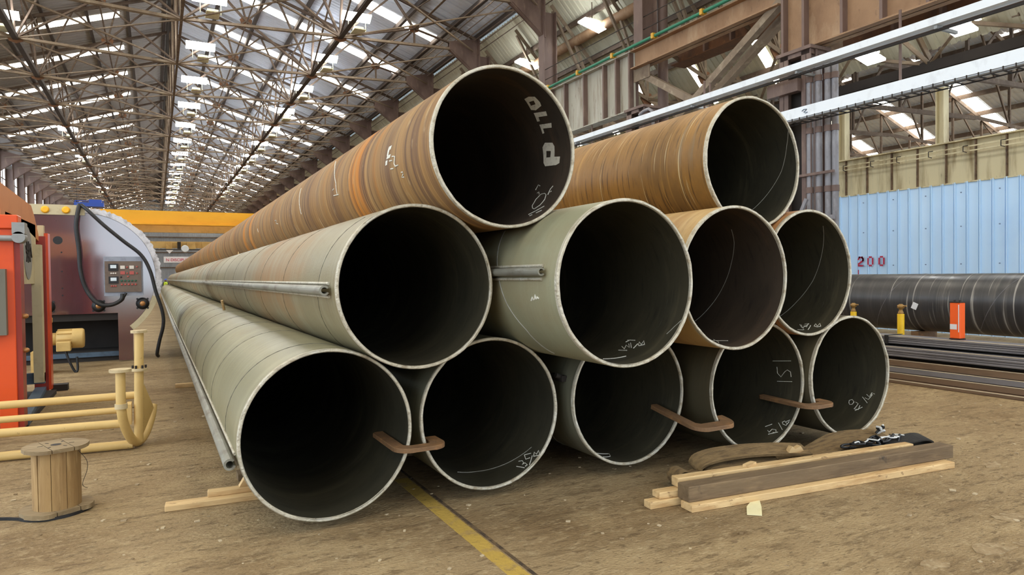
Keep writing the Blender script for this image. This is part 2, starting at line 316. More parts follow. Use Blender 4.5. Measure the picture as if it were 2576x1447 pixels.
def mesh_of(name, b, mats, off=Vector((0, 0, 0)), bevel=0):
    me = bpy.data.meshes.new(name)
    me.from_pydata([(p[0]-off.x, p[1]-off.y, p[2]-off.z) for p in b.v], [], b.f)
    for m in (mats if isinstance(mats, (list, tuple)) else [mats]): me.materials.append(m)
    me.polygons.foreach_set('material_index', b.mi); me.polygons.foreach_set('use_smooth', b.sm)
    bm = bmesh.new(); bm.from_mesh(me)
    bmesh.ops.recalc_face_normals(bm, faces=bm.faces)
    if bevel:
        bmesh.ops.remove_doubles(bm, verts=bm.verts, dist=1e-5)
        bmesh.ops.bevel(bm, geom=[e for e in bm.edges if e.calc_face_angle(0) > .6], offset=bevel, segments=1, affect='EDGES')
    bm.to_mesh(me); bm.free(); me.update()
    return me

def tag(o, label=None, cat=None, group=None, kind=None):
    if label: o['label'] = label
    if cat: o['category'] = cat
    if group: o['group'] = group
    if kind: o['kind'] = kind
    return o

def thing(name, loc, label=None, cat=None, group=None, kind=None, parent=None):
    e = bpy.data.objects.new(name, None); COL.objects.link(e); e.empty_display_size = .1
    if parent is not None:
        e.parent = parent; e.location = Vector(loc)-world_loc(parent)
    else: e.location = loc
    return tag(e, label, cat, group, kind)

def part(name, b, mats, parent=None, bevel=0, label=None, **kw):
    """mesh object from a builder in world coordinates; top level ones get their origin at the base"""
    if parent is not None: off = world_loc(parent)
    else:
        xs = [p[0] for p in b.v]; ys = [p[1] for p in b.v]; zs = [p[2] for p in b.v]
        off = Vector(((min(xs)+max(xs))/2, (min(ys)+max(ys))/2, min(zs)))
    me = mesh_of(name, b, mats, off, bevel)
    o = bpy.data.objects.new(name, me); COL.objects.link(o)
    if parent is not None: o.parent = parent
    else: o.location = off
    return tag(o, label, **kw)

def kids(o): return [c for c in bpy.data.objects if c.parent is o]
def children_map():
    d = {}
    for c in bpy.data.objects:
        if c.parent is not None: d.setdefault(c.parent.name, []).append(c)
    return d
def copy_tree(o, loc=None, parent=None, cm=None):
    c = o.copy(); COL.objects.link(c); c.parent = parent
    if loc is not None: c.location = loc
    for ch in cm.get(o.name, []): copy_tree(ch, None, c, cm)
    return c

ORD = ['first', 'second', 'third', 'fourth', 'fifth', 'sixth', 'seventh', 'eighth', 'ninth', 'tenth', 'eleventh', 'twelfth', 'thirteenth',
       'fourteenth', 'fifteenth', 'sixteenth', 'seventeenth', 'eighteenth', 'nineteenth', 'twentieth', 'twenty-first', 'twenty-second', 'twenty-third', 'twenty-fourth', 'twenty-fifth', 'twenty-sixth']

# ================================================================== the hall
BAY, YB, X0, HALF, ZR, SL = 6.1, 11.2, 1.1, 12.9, 17.7, 0.34
XC = 14.0                                  # column row on the right
def yk(k): return YB + BAY*k
def rz(x): return ZR - SL*abs(x-X0)

b = B().span(-40, 70, -70, 152, -.3, 0)
floor = part('floor', b, M['floor'], label='dusty brown concrete factory floor', kind='structure')
part('painted_line', B().span(1.79, 1.905, -1.0, 5.6, 0, .003), M['yellow_line'], label='worn yellow painted line running across the floor under the pipes', cat='floor line')
part('floor_joint', B().span(1.92, 1.945, -1.0, 7.5, 0, .002), M['crack'], floor)
b = B()
for i in range(420):
    d = random.uniform(2.6, 11); a = radians(random.uniform(-12, 66)); x, y = d*sin(a), d*cos(a)
    s = random.uniform(.004, .013)*(.6+d/12)
    b.box((x, y, s*.3), (s*2*random.uniform(.6, 1.6), s*2, s*.7), Matrix.Rotation(random.uniform(0, 6), 3, 'Z'))
part('floor_debris', b, M['chip'], label='small pale chips and grit scattered over the floor', cat='debris', kind='stuff')

rnd = random.Random(21)
for cx_, cy_, r_ in ((4.05, 2.35, .07), (4.6, 2.3, .1), (4.9, 2.25, .06), (5.3, 2.55, .09), (6.6, 3.3, .08), (2.6, 2.75, .07)):
    b = B(); poly = [(r_*rnd.uniform(.6, 1.3)*1.6*cos(2*pi*i/11), r_*rnd.uniform(.5, 1.2)*sin(2*pi*i/11)) for i in range(11)]
    b.prism(poly, lambda u, v: (cx_+u, cy_+v, 0), (0, 0, .004)); part('spalled_patch', b, M['spall'], floor)
# ---- roof sheets
NS = 7; SW = BAY/NS
def sheet_profile(w, ribs=3, d=.04):
    p = w/ribs; out = []
    for i in range(ribs):
        o = i*p; out += [(o, 0), (o+p*.55, 0), (o+p*.65, d), (o+p*.88, d)]
    out.append((w+.02, 0)); return out
def add_sheet(b, xa, xb, y0, w, f, ribs=3, d=.04, mi=0):
    pr = sheet_profile(w, ribs, d)
    va = [(xa, y0+u, f(xa)+h) for u, h in pr]; vb = [(xb, y0+u, f(xb)+h) for u, h in pr]; n = len(pr)
    b.add(va+vb, [(i, i+1, n+i+1, n+i) for i in range(n-1)], mi)
KA, KB = 2, 12                              # bays whose sheets are single pieces
ceiling = thing('ceiling', (X0, 23, 0), 'pitched roof of the main hall in grey corrugated sheets with skylight strips', kind='structure')
R0, R1, R2, R3 = 3.5, 12.9, 14.4, X0        # right slope breaks
L0, L1, L2 = -1.5, -10.6, -12.2
rows_r = [(X0, R0), (R0, R1), (R1, R2)]; rows_l = [(X0, L0), (L0, L1), (L1, L2)]
proto = {}
for side, rows, mt in (('r', rows_r, M['roof']), ('l', rows_l, M['roof_left'])):
    for ri, (xa, xb) in enumerate(rows):
        b = B(); add_sheet(b, xa, xb, 0, SW if ri != 2 else BAY, rz, 3 if ri != 2 else 21)
        proto[side, ri] = mesh_of('roof_sheet', b, mt, Vector((X0, 0, 0)))
    b = B(); add_sheet(b, rows[1][0], rows[1][1], 0, SW, rz)
    proto[side, 'sky'] = mesh_of('skylight', b, M['skylight'], Vector((X0, 0, 0)))
def place(name, me, y, parent=ceiling):
    o = bpy.data.objects.new(name, me); COL.objects.link(o); o.parent = parent
    o.location = (0, y-parent.location.y, 0); return o
far = {'r': B(), 'l': B()}
for k in range(-4, 23):
    for side, rows in (('r', rows_r), ('l', rows_l)):
        ys = yk(k) - .45
        place('skylight', proto[side, 'sky'], ys+3*SW)
        for i in range(NS):
            for ri in (0, 1):
                if ri == 1 and i == 3: continue
                if KA <= k < KB: place('roof_sheet', proto[side, ri], ys+i*SW)
                else: add_sheet(far[side], rows[ri][0], rows[ri][1], ys+i*SW, SW, rz)
        if KA <= k < KB: place('roof_sheet', proto[side, 2], ys)
        else: add_sheet(far[side], rows[2][0], rows[2][1], ys, BAY, rz, 21)
part('roof_sheeting', far['r'], M['roof'], ceiling, kind='stuff')
part('roof_sheeting', far['l'], M['roof_left'], ceiling, kind='stuff')
for s in (1, -1):
    for dx in (.35, 2.2, 4.1, 6.0, 7.9, 9.8, 11.6, 12.8):
        x = X0+s*dx; z = rz(x)-.1
        b = B().span(x-.05, x+.05, yk(-4), yk(23), z-.14, z+.08)
        b.span(x-.05, x+.1, yk(-4), yk(23), z-.16, z-.14)
        part('purlin', b, M['purlin'], ceiling)
b = B().span(X0-.16, X0+.16, yk(-4), yk(23), rz(X0)-.12, rz(X0)-.05)
part('ridge_plate', b, M['dark'], ceiling)
for i, dx in enumerate((11.3, 11.6, 11.9, 12.2, 12.5, 12.8, 13.1)):      # wires of the gutter walkway on the right eave
    x = X0+dx; part('walkway_wire', B().bar((x, 20, rz(x)-.55), (x, 120, rz(x)-.55), .03, .03), M['steel'], ceiling)

# ---- roof trusses: one built, the rest copied
def truss_top(dx): return 17.35 - SL*abs(dx)
def make_truss(y):
    t = thing('roof_truss', (X0, y, 0))
    def P(dx, z, dy=0): return (X0+dx, y+dy, z)
    T = lambda dx: P(dx, truss_top(dx))
    zb = lambda dx: 11.95 + .55*abs(dx)/HALF
    Bn = lambda dx: P(dx, zb(dx))
    def mem(name, a, c, w=.11, m='steel'):
        w *= .8; b = B(); o = Vector((0, .05, 0))
        b.angle(Vector(a)-o, Vector(c)-o, w, .02, up=(0, 1, 0)); b.angle(Vector(a)+o, Vector(c)+o, w, .02, up=(0, 1, 0))
        part(name, b, M[m], t)
    for s in (1, -1):
        mem('top_chord', T(0), T(s*HALF), .15)
        mem('bottom_chord', Bn(0), Bn(s*6.2), .13, 'steel_pale'); mem('bottom_chord', Bn(s*6.2), Bn(s*12.6), .13, 'steel_pale')
        mid = P(s*3.1, (zb(6.2)+truss_top(0))/2 - .35)
        mem('web', Bn(s*6.2), mid, .1); mem('web', mid, T(s*.4), .1)
        mem('web', mid, T(s*2.6), .09); mem('web', mid, T(s*4.6), .09); mem('web', mid, Bn(0), .09)
        mem('web', Bn(s*6.2), T(s*6.4), .1); mem('web', Bn(s*6.2), T(s*4.6), .09); mem('web', Bn(s*6.2), T(s*8.6), .1)
        lo = P(s*9.6, 13.1)
        mem('web', Bn(s*6.2), lo, .08); mem('web', lo, T(s*10.9), .08); mem('web', lo, Bn(s*9.6), .08); mem('web', lo, T(s*8.6), .08); mem('web', lo, Bn(s*12.4), .08)
        for g, r in ((mid, .3), (Bn(s*6.2), .32), (lo, .26)):
            bb = B(); poly = [(r*cos(2*pi*i/7+.3), .75*r*sin(2*pi*i/7+.3)) for i in range(7)]
            bb.prism(poly, lambda u, v: (g[0]+u, g[1]-.015, g[2]+v), (0, .03, 0)); part('gusset', bb, M['gusset'], t)
    mem('king_post', Bn(0), T(0), .12, 'steel_pale')
    return t
tr = make_truss(yk(1)); cm = children_map()
for k in range(1, 23):
    o = tr if k == 1 else copy_tree(tr, (X0, yk(k), 0), None, cm)
    n = k-1
    lab = '%s brown lattice roof truss counting from the camera end of the hall' % ORD[n]
    tag(o, lab, 'roof truss', 'roof trusses of the main hall')

# ---- bracing between trusses, one set per bay
def make_bracing(y):
    t = thing('roof_bracing', (X0, y, 0)); zb = lambda dx: 11.95 + .55*abs(dx)/HALF
    def br(a, c, w=.08, m='steel_pale', name='brace'):
        w *= .85
        part(name, B().angle((X0+a[0], y+a[1], a[2]), (X0+c[0], y+c[1], c[2]), w, .02), M[m], t)
    for s in (1, -1):
        br((0, 0, zb(0)), (s*6.2, BAY, zb(6.2)), .075); br((s*6.2, 0, zb(6.2)), (0, BAY, zb(0)), .075)
        br((s*6.2, 0, zb(6.2)), (s*12.6, BAY, zb(12.6)), .075); br((s*12.6, 0, zb(12.6)), (s*6.2, BAY, zb(6.2)), .075)
        br((s*6.2, 0, zb(6.2)), (s*6.2, BAY, truss_top(6.2)-.1), .08, 'steel'); br((s*6.2, BAY, zb(6.2)), (s*6.2, 0, truss_top(6.2)-.1), .08, 'steel')
        br((s*6.2, 0, zb(6.2)), (s*6.2, BAY, zb(6.2)), .24, 'purlin', 'tie'); br((s*6.35, 0, truss_top(6.2)-.2), (s*6.35, BAY, truss_top(6.2)-.2), .12, 'steel', 'tie')
        br((s*9.6, 0, 13.1), (s*9.6, BAY, 13.1), .12, 'steel', 'tie'); br((s*9.6, 0, 13.1), (s*9.6, BAY, truss_top(9.6)-.1), .07, 'steel')
        br((s*3.1, 0, 14.3), (s*3.1, BAY, 14.3), .08, 'steel', 'tie')
    br((0, 0, zb(0)), (0, BAY, zb(0)), .12, 'steel', 'tie'); br((-.12, 0, 16.9), (-.12, BAY, 16.9), .12, 'dark', 'tie')
    br((0, 0, zb(0)), (0, BAY, 16.9), .08, 'steel'); br((0, BAY, zb(0)), (0, 0, 16.9), .08, 'steel')
    return t
bq = make_bracing(yk(1)); cm = children_map()
for k in range(1, 22):
    o = bq if k == 1 else copy_tree(bq, (X0, yk(k), 0), None, cm)
    tag(o, 'diagonal steel bracing in the %s roof bay from the camera end' % ORD[k-1], 'bracing', 'roof bracing of the main hall')

# ---- high bay lamps on the trusses
def make_lamp(x, y):
    z = 12.1 + .55*abs(x-X0)/HALF
    t = thing('high_bay_lamp', (x, y, z))
    part('light_panel', B().box((x, y-.62, z+.6), (1.25, .42, .05), Matrix.Rotation(radians(-35), 3, 'X')), M['lamp_panel'], t)
    hb = B().box((x+.1, y-.5, z+.12), (.4, .3, .16)); hb.box((x+.1, y-.45, z+.03), (.5, .8, .03)); part('housing', hb, M['lamp_body'], t)
    for s in (-.35, .4): part('hanger', B().cyl((x+s, y-.6, z), (x+s, y-.6, z+.6), .015, 6), M['lamp_body'], t)
    return t
lp = None; cm = None
for row, x, ks in (('just right of the ridge', 2.1, range(3, 17)), ('half way down the right slope', 7.9, range(3, 15)), ('half way down the left slope', -5.5, (4, 8, 10, 12, 14))):
    for n, k in enumerate(ks):
        y = yk(k)+.1
        if lp is None: o = lp = make_lamp(x, y); cm = children_map()
        else: o = copy_tree(lp, (x, y, 12.1 + .55*abs(x-X0)/HALF), None, cm)
        tag(o, 'white high bay lamp %s, %s from the camera' % (row, ORD[n]), 'lamp', 'high bay lamps of the main hall')

# ---- columns
def make_column(x, y, s):
    """s = +1: right row, hall on the -x side"""
    t = thing('steel_column', (x, y, 0))
    for dy in (-.32, .32):
        b = B().span(x-.3, x+.3, y+dy-.015, y+dy+.015, 0, 7.0)
        b.span(x-.3, x-.27, y+dy-.13, y+dy+.13, 0, 7.0); b.span(x+.27, x+.3, y+dy-.13, y+dy+.13, 0, 7.0)
        part('shaft', b, M['column'], t)
    part('lacing_plate', B().span(x-.05, x-.03, y-.32, y+.32, .2, 7.0), M['dark'], t)
    b = B().span(x-.36, x+.36, y-.5, y+.5, 7.0, 7.08); b.span(x-.3, x+.3, y-.42, y+.42, 6.9, 7.0); part('cap_plate', b, M['column'], t)
    b = B().span(x-.28+.15*s, x+.28+.15*s, y-.015, y+.015, 9.05, 12.3)
    b.span(x-.3+.15*s, x-.27+.15*s, y-.22, y+.22, 9.05, 12.3); b.span(x+.27+.15*s, x+.3+.15*s, y-.22, y+.22, 9.05, 12.3)
    part('upper_shaft', b, M['column'], t)
    b = B()
    for dy in (-.1, .1):
        b.prism([(0, 11.3), (0, 13.1), (-1.5, 12.75), (-1.5, 12.4)], lambda u, v: (x-.1*s+u*s, y+dy-.01, v), (0, .02, 0))
    b.span(x-.1*s-.02, x-.1*s+.02, y-.25, y+.25, 11.2, 13.1)
    b.bar((x-.1*s, y, 11.3), (x-1.5*s, y, 12.4), .3, .02)
    part('haunch', b, M['column'], t)
    return t
c0 = make_column(XC, yk(0), 1); cm = children_map()
for k in range(0, 22):
    o = c0 if k == 0 else copy_tree(c0, (XC, yk(k), 0), None, cm)
    lab = {0: 'purple-brown steel column behind the conduits, nearest the camera on the right', 1: 'steel column carrying the end of the grey panelled crane girder'}.get(k, '%s steel column of the right-hand row from the camera' % ORD[k])
    tag(o, lab, 'column', 'right-hand column row')
c1 = make_column(-11.8, yk(10), -1); cm = children_map()
for n, k in enumerate(range(10, 22)):
    o = c1 if n == 0 else copy_tree(c1, (-11.8, yk(k), 0), None, cm)
    tag(o, '%s visible brown column along the far left wall' % ORD[n], 'column', 'left-hand column row')

# ---- crane girders on the right column row
def girder(y0, y1, z0, z1, x, mat, label, stiff, flange=.42, side=-1):
    t = thing('crane_girder', (x, (y0+y1)/2, z0))
    part('web', B().span(x-.015, x+.015, y0, y1, z0, z1), mat, t)
    part('top_flange', B().span(x-flange/2, x+flange/2, y0, y1, z1-.035, z1), mat, t)
    part('bottom_flange', B().span(x-flange/2, x+flange/2, y0, y1, z0, z0+.035), mat, t)
    for y in stiff:
        for s in (-1, 1): part('stiffener', B().span(x+s*.015, x+s*(.19 if mat is not M['girder_tan'] else .1), y-(.035 if mat is not M['girder_tan'] else .012), y+(.035 if mat is not M['girder_tan'] else .012), z0+.036, z1-.036), M['column'] if mat is not M['girder_tan'] else M['bar_brown'], t)
    return tag(t, label, 'crane girder', 'crane runway girders')
GZ0, GZ1 = 7.09, 9.0
girder(yk(-2)+.02, yk(0)+.55, GZ0, GZ1, XC, M['girder_brown'], 'deep brown crane girder running out of the top right corner', [yk(0)+.45, 11.05, 10.03, 9.09, 8.1, 7.1, 6.1, 5.1, 4.1])
g = girder(yk(0)+.57, yk(1)+.33, 8.4, GZ1, XC, M['girder_brown'], 'shallow brown girder above the crossed braces', [])
girder(yk(1)+.35, yk(2), GZ0-.02, GZ1, XC, M['girder_grey'], 'pale grey stained crane girder with vertical ribs right of the top pipe', [17.75, 18.47, 19.19, 20.4, 21.68, 22.68, 23.3])
for k in range(2, 20):
    girder(yk(k)+.02, yk(k+1), GZ0-.02, GZ1, XC, M['girder_brown'], '%s far brown crane girder span behind the top pipe' % ORD[k-2], [yk(k)+.1+1.2*i for i in range(6 if k < 6 else 3)])
for k in (-1, 0):
    girder(yk(k)+.02, yk(k+1), (7.15, 8.6)[k+1], (8.5, 9.3)[k+1], 15.5, M['rust_girder'], ['dark rusty girder behind the brown crane girder beyond the top right corner', 'dark rusty girder behind the deep brown crane girder', 'dark rusty girder behind the crossed braces', 'dark rusty girder behind the grey ribbed girder', 'dark rusty girder behind the next span of the row', 'dark rusty girder at the far end of the back row'][k+2], [yk(k)+.3+1.1*i for i in range(5)], .6)
t = thing('cross_brace', (XC, 14.3, 5.0), 'pair of crossed steel braces between two columns under the shallow girder', 'brace')
for dx in (0, .5):
    part('brace_bar', B().angle((XC+dx, 11.75, 8.55), (XC+dx, 17.2, 5.5), .2, .03, up=(1, 0, 0)), M['steel_pale'], t)
part('brace_bar', B().angle((XC+.1, 17.6, 8.35), (XC+.1, 11.6, 4.7), .2, .03, up=(1, 0, 0)), M['steel_pale'], t)
part('gusset', B().span(XC-.03, XC+.0, 16.9, 17.7, 8.0, 8.5), M['steel_pale'], t)
# green pipe along the girder tops
t = thing('green_pipe', (13.75, 20, 9.05), 'thin green pipe with yellow clamps along the top of the crane girders', 'pipe')
part('pipe', B().cyl((13.75, 3, 9.08), (13.75, 60, 9.08), .05, 12), M['green'], t)
for i in range(14):
    y = 8+2.1*i; b = B().span(13.66, 13.84, y-.05, y+.05, 9.0, 9.16); b.span(13.84, 14.1, y-.04, y+.04, 9.0, 9.05); part('clamp', b, M['clamp_yellow'], t)
part('safety_wire', B().bar((13.95, 8, 9.95), (13.95, 60, 9.95), .02, .02), M['dark'], label='upper safety wire strung above the crane girders', cat='wire')
part('safety_wire', B().bar((13.95, 8, 9.55), (13.95, 60, 9.55), .02, .02), M['dark'], label='lower safety wire strung above the crane girders', cat='wire')
# big brown longitudinal tube and its neighbour in the side aisle
for x, z, r, lab in ((15.5, 11.35, .2, 'thick brown round tube running under the side aisle roof'), (16.6, 11.0, .12, 'thinner brown round tube beside the thick one in the aisle')):
    b = B().cyl((x, 14, z), (x, 90, z), r, 16); part('roof_tube', b, M['girder_brown'], label=lab, cat='tube')
part('rain_pipe', B().cyl((14.8, 17.23, 0), (14.8, 17.23, 12.2), .17, 16), M['column'], label='purple-brown vertical rain pipe beside the column under the grey girder', cat='pipe')

# ---- conductor rails hung under the girder
def rail_hanger(x, y, z0, z1, parent): part('hanger_rod', B().cyl((x, y, z0), (x, y, z1), .028, 8), M['column'], parent)
t = thing('conductor_rail', (13.2, 20, 6.4), 'upper white conductor rail hung below the crane girder', 'rail')
part('rail_beam', B().span(13.15, 13.2, 3, 70, 6.43, 6.56), M['white_rail'], t)
part('rail_lip', B().span(13.15, 13.4, 3, 70, 6.41, 6.43), M['white_rail'], t)
part('cable', B().bar((13.3, 3, 6.33), (13.3, 70, 6.33), .05, .05), M['dark'], t)
for y in (7.6, 10.75, 14.2, 20, 26): part('bracket', B().span(13.2, 13.9, y-.03, y+.03, 6.34, 6.4), M['grey_box'], t)
for y in (10.75, 14.2, 20): rail_hanger(13.9, y, 6.4, 7.1, t)
t = thing('conductor_rail', (13.2, 20, 5.2), 'lower wide white conductor rail with a wire cage beneath', 'rail')
part('rail_beam', B().span(13.15, 13.2, 3, 40, 5.29, 5.53), M['white_rail'], t)
part('rail_tray', B().span(13.2, 13.45, 3, 40, 5.27, 5.29), M['white_rail'], t)
for x in (13.12, 13.42): part('cage_wire', B().bar((x, 3, 5.21), (x, 40, 5.21), .022, .022), M['dark'], t)
rung = mesh_of('cage_rung', B().bar((13.1, 0, 5.21), (13.44, 0, 5.21), .02, .02).bar((13.12, 0, 5.21), (13.12, 0, 5.29), .018, .018), M['dark'], Vector((13.2, 20, 5.2)))
for i in range(60):
    o = bpy.data.objects.new('cage_rung', rung); COL.objects.link(o); o.parent = t; o.location = (0, 4+i*.2, 0)
rail_hanger(13.5, 8.47, 5.3, 7.05, t); rail_hanger(13.5, 14, 5.3, 7.05, t)
b = B().tube([(13.14, 10.55, 5.42), (13.14, 10.5, 5.45), (13.14, 10.42, 5.44), (13.14, 10.45, 5.41), (13.14, 10.5, 5.39), (13.14, 10.45, 5.36), (13.14, 10.4, 5.37)], .008, 6)
part('painted_mark', b, M['blue_steel'], t)

# ---- conduits on the near column
for i, y in enumerate((10.82, 10.62, 10.42, 10.28)):
    t = thing('conduit', (13.75+.06*i, y, 0), '%s vertical grey conduit from the left beside the near column' % ORD[i], 'conduit', 'vertical conduits')
    part('conduit_tube', B().cyl((13.75+.06*i, y, 0), (13.75+.06*i, y, 6.75), .075, 14), M['conduit'], t)
    for z in (3.6, 5.0, 6.2): part('coupling', B().cyl((13.75+.06*i, y, z), (13.75+.06*i, y, z+.14), .09, 14), M['column'], t)
part('conduit_strap', B().span(13.62, 13.67, 10.1, 11.1, 4.0, 4.06), M['column'], label='flat strap holding the vertical conduits high up', cat='bracket')
part('conduit_strap', B().span(13.62, 13.67, 10.1, 11.5, 2.94, 3.04), M['conduit'], label='pale flat strap holding the conduits just above the pipes', cat='bracket')
part('stub_bracket', B().bar((13.5, 10.95, 3.0), (13.5, 10.72, 3.45), .06, .08), M['conduit'], label='short pale slanted bracket in front of the conduits', cat='bracket')
part('junction_box', B().span(13.55, 13.75, 11.0, 11.9, 6.05, 6.35), M['column'], label='brown horizontal box on the near column below the girder', cat='box')
b = B().tube([(13.6, 16.3, 4.5), (13.6, 16.3, 6.55), (13.6, 16.35, 6.75), (13.6, 16.5, 6.85), (13.6, 16.75, 6.83), (13.6, 16.95, 6.75)], .05, 10)
part('bent_pipe', b, M['conduit'], label='small pale bent pipe beside the column under the grey girder', cat='pipe')

# ---- side aisle roof
def za(x): return 13.12 - (x-14.2)*(13.12-7.85)/(19.2-14.2)
c2 = thing('ceiling', (16.8, 23, 0), 'sloping greenish roof of the side aisle', kind='structure')
sk = B(); add_sheet(sk, 17.5, 18.9, 0, .4, za, 1); add_sheet(sk, 17.5, 18.9, .4, .3625, za, 1, .04, 1); sk = mesh_of('skylight', sk, [M['skylight'], M['roof_aisle']], Vector((16.8, 23, 0)))
pb = [B(), B(), B()]
for q, (xa, xb) in enumerate(((14.2, 17.5), (17.5, 18.9), (18.9, 19.2))): add_sheet(pb[q], xa, xb, 0, .7625, za)
pm = [mesh_of('roof_sheet', q, M['roof_aisle'], Vector((16.8, 23, 0))) for q in pb]
for i in range(-16, 182):
    y = 10.1 - .38 + .7625*i
    sky = (i % 4 == 0)
    for q in range(3):
        o = bpy.data.objects.new('skylight' if sky and q == 1 else 'roof_sheet', sk if sky and q == 1 else pm[q]); COL.objects.link(o); o.parent = c2; o.location = (0, y, 0)
for x in (15.2, 16.3, 17.4, 18.4): part('purlin', B().span(x-.05, x+.05, -2, 148, za(x)-.26, za(x)-.06), M['steel'], c2)
part('eave_beam', B().span(18.95, 19.2, -2, 148, 7.2, 7.5), M['dark'], c2)
def make_aisle_truss(y):
    t = thing('aisle_truss', (16.6, y, 0))
    def mem(a, c, w=.12, n='web'): part(n, B().angle((a[0], y, a[1]), (c[0], y, c[1]), w, .025, up=(0, 1, 0)), M['steel_pale'], t)
    mem((14.3, 12.6), (19.1, 7.6), .16, 'rafter'); mem((14.3, 9.3), (19.1, 7.45), .14, 'tie'); n = (16.7, 8.4)
    for p in ((14.4, 12.4), (15.4, 11.4), (16.7, 10.1), (17.8, 8.9)): mem(n, p, .1)
    part('gusset', B().prism([(.32*cos(i), .26*sin(i)) for i in (0, 1, 2.1, 3.1, 4.2, 5.2)], lambda u, v: (n[0]+u, y-.02, n[1]+v), (0, .04, 0)), M['gusset'], t)
    for s in (-1, 1): part('diagonal', B().angle((n[0], y, n[1]), (19.0, y+s*2.9, 7.5), .09, .02), M['steel_pale'], t)
    return t
at = make_aisle_truss(yk(0)-3.05); cm = children_map()
for n in range(0, 9):
    y = yk(0)-3.05+3.05*n
    o = at if n == 0 else copy_tree(at, (16.6, y, 0), None, cm)
    tag(o, '%s light roof truss in the right-hand side aisle from the camera' % ORD[n], 'roof truss', 'side aisle trusses')
for n, (x, y, z) in enumerate(((15.0, 21.5, 11.1), (15.0, 26.65, 11.05), (16.2, 11.1, 7.1), (16.2, 8.9, 7.15))):
    t = thing('aisle_lamp', (x, y, z), ['bright white lamp in the aisle right of the upper column', 'bright white lamp just above the rim of the top rusty pipe', 'white aisle lamp right of the conduits, seen under the upper rail', 'white aisle lamp near the top right corner, seen under the upper rail'][n], 'lamp', 'aisle lamps')
    part('light_panel', B().box((x, y, z+.2), (1.0, .5, .06), Matrix.Rotation(.25, 3, 'Y')), M['lamp_panel'], t)
    part('housing', B().box((x, y, z+.32), (.7, .36, .14)), M['lamp_body'], t)
    part('hanger', B().cyl((x, y, z+.35), (x, y, za(x)-.1), .02, 6), M['steel'], t)

# ---- blue sheeted wall, tan girder and posts at x = 19
WX = 19.0
wr = thing('wall_right', (WX, 11, 0), 'pale blue ribbed sheet wall behind the black pipe', kind='structure')
def wall_sheet(y0, w, z0, z1, x):
    nr = max(1, round(w/.31)); p_ = w/nr; pr = []
    for i in range(nr): o_ = i*p_; pr += [(o_, 0), (o_+p_*.66, 0), (o_+p_*.675, .05), (o_+p_*.75, .05), (o_+p_*.765, 0), (o_+p_*.84, 0), (o_+p_*.85, .03), (o_+p_*.91, .03), (o_+p_*.92, 0)]
    pr.append((w, 0))
    va = [(x-h, y0+u, z0) for u, h in pr]; vb = [(x-h, y0+u, z1) for u, h in pr]; n = len(pr)
    return B().add(va+vb, [(i, i+1, n+i+1, n+i) for i in range(n-1)])
for y in [1.2+.93*i for i in range(14)] + [14.22+2.79*i for i in range(14)]:
    w = .93 if y < 14 else 2.79
    b = wall_sheet(y, w, .02, 4.08, WX)
    o = part('wall_panel', b, M['blue_wall'], wr)
    if 7 < y < 14:
        q = B()
        for z in (.9, 1.9, 2.9, 3.8): q.cyl((WX-.06, y+.68, z), (WX-.04, y+.68, z), .018, 6)
        part('screw', q, M['screw'], o)
def digit2(y, z, h, w, x):
    t_ = .07; b = B()
    segs = [((y, z+h), (y-w, z+h)), ((y-w, z+h), (y-w, z+h/2)), ((y-w, z+h/2), (y, z+.12*h)), ((y, z), (y-w, z))]
    for a, c in segs: b.bar((x, a[0], a[1]), (x, c[0], c[1]), .006, t_, up=(1, 0, 0) if False else (0, 0, 1))
    return b
def stroke(b, pts, w, x):
    for a, c in zip(pts[:-1], pts[1:]):
        d = Vector((0, c[0]-a[0], c[1]-a[1])).normalized()
        b.bar((x, a[0]-d.y*w/2, a[1]-d.z*w/2), (x, c[0]+d.y*w/2, c[1]+d.z*w/2), w, .006, up=(1, 0, 0))
mk = thing('painted_number', (WX-.06, 12.7, 1.9), 'red stencilled number 200 painted on the blue wall', 'number')
def digit(y, kind):
    z, h, w, x = 1.905, .25, .145, WX-.054; b = B()
    if kind == '2': stroke(b, [(y, z+h*.8), (y-.03, z+h), (y-w+.03, z+h), (y-w, z+h*.8), (y-w, z+h*.62), (y, z+h*.2)], .05, x); stroke(b, [(y+.0, z), (y-w, z)], .05, x)
    else:
        stroke(b, [(y-.05, z+h), (y-w+.05, z+h)], .05, x); stroke(b, [(y-.05, z), (y-w+.05, z)], .05, x)
        stroke(b, [(y, z+.05), (y, z+h-.05)], .05, x); stroke(b, [(y-w, z+.05), (y-w, z+h-.05)], .05, x)
    part('digit', b, M['red_paint'], mk)
digit(13.2, '2'); digit(12.89, '0'); digit(12.54, '0')
part('tick_mark', B().span(WX-.056, WX-.05, 13.19, 13.22, 1.62, 1.78), M['red_paint'], mk)
t = girder(1, 15.0, 4.05, 5.2, WX+.12, M['girder_tan'], 'tan stained ribbed girder above the blue wall', [13.69, 12.99, 12.22, 11.47, 10.69, 9.94, 9.21, 8.5, 7.8, 7.1, 6.4, 5.7], .3)
for z in (4.86, 4.98): part('pipe_line', B().bar((WX-.1, 1, z), (WX-.1, 15, z), .03, .03), M['girder_tan'], t)
for y in (13.6, 12.7, 11.9, 11.0, 10.1, 9.2):
    part('hook', B().tube([(WX-.12, y-.06, 5.0), (WX-.12, y+.06, 5.0), (WX-.12, y+.06, 4.86), (WX-.12, y-.03, 4.82)], .012, 6), M['dark'], t)
part('backing_girder', B().span(WX+.1, WX+.2, 15, 70, 4.05, 5.2), M['girder_tan'], t)
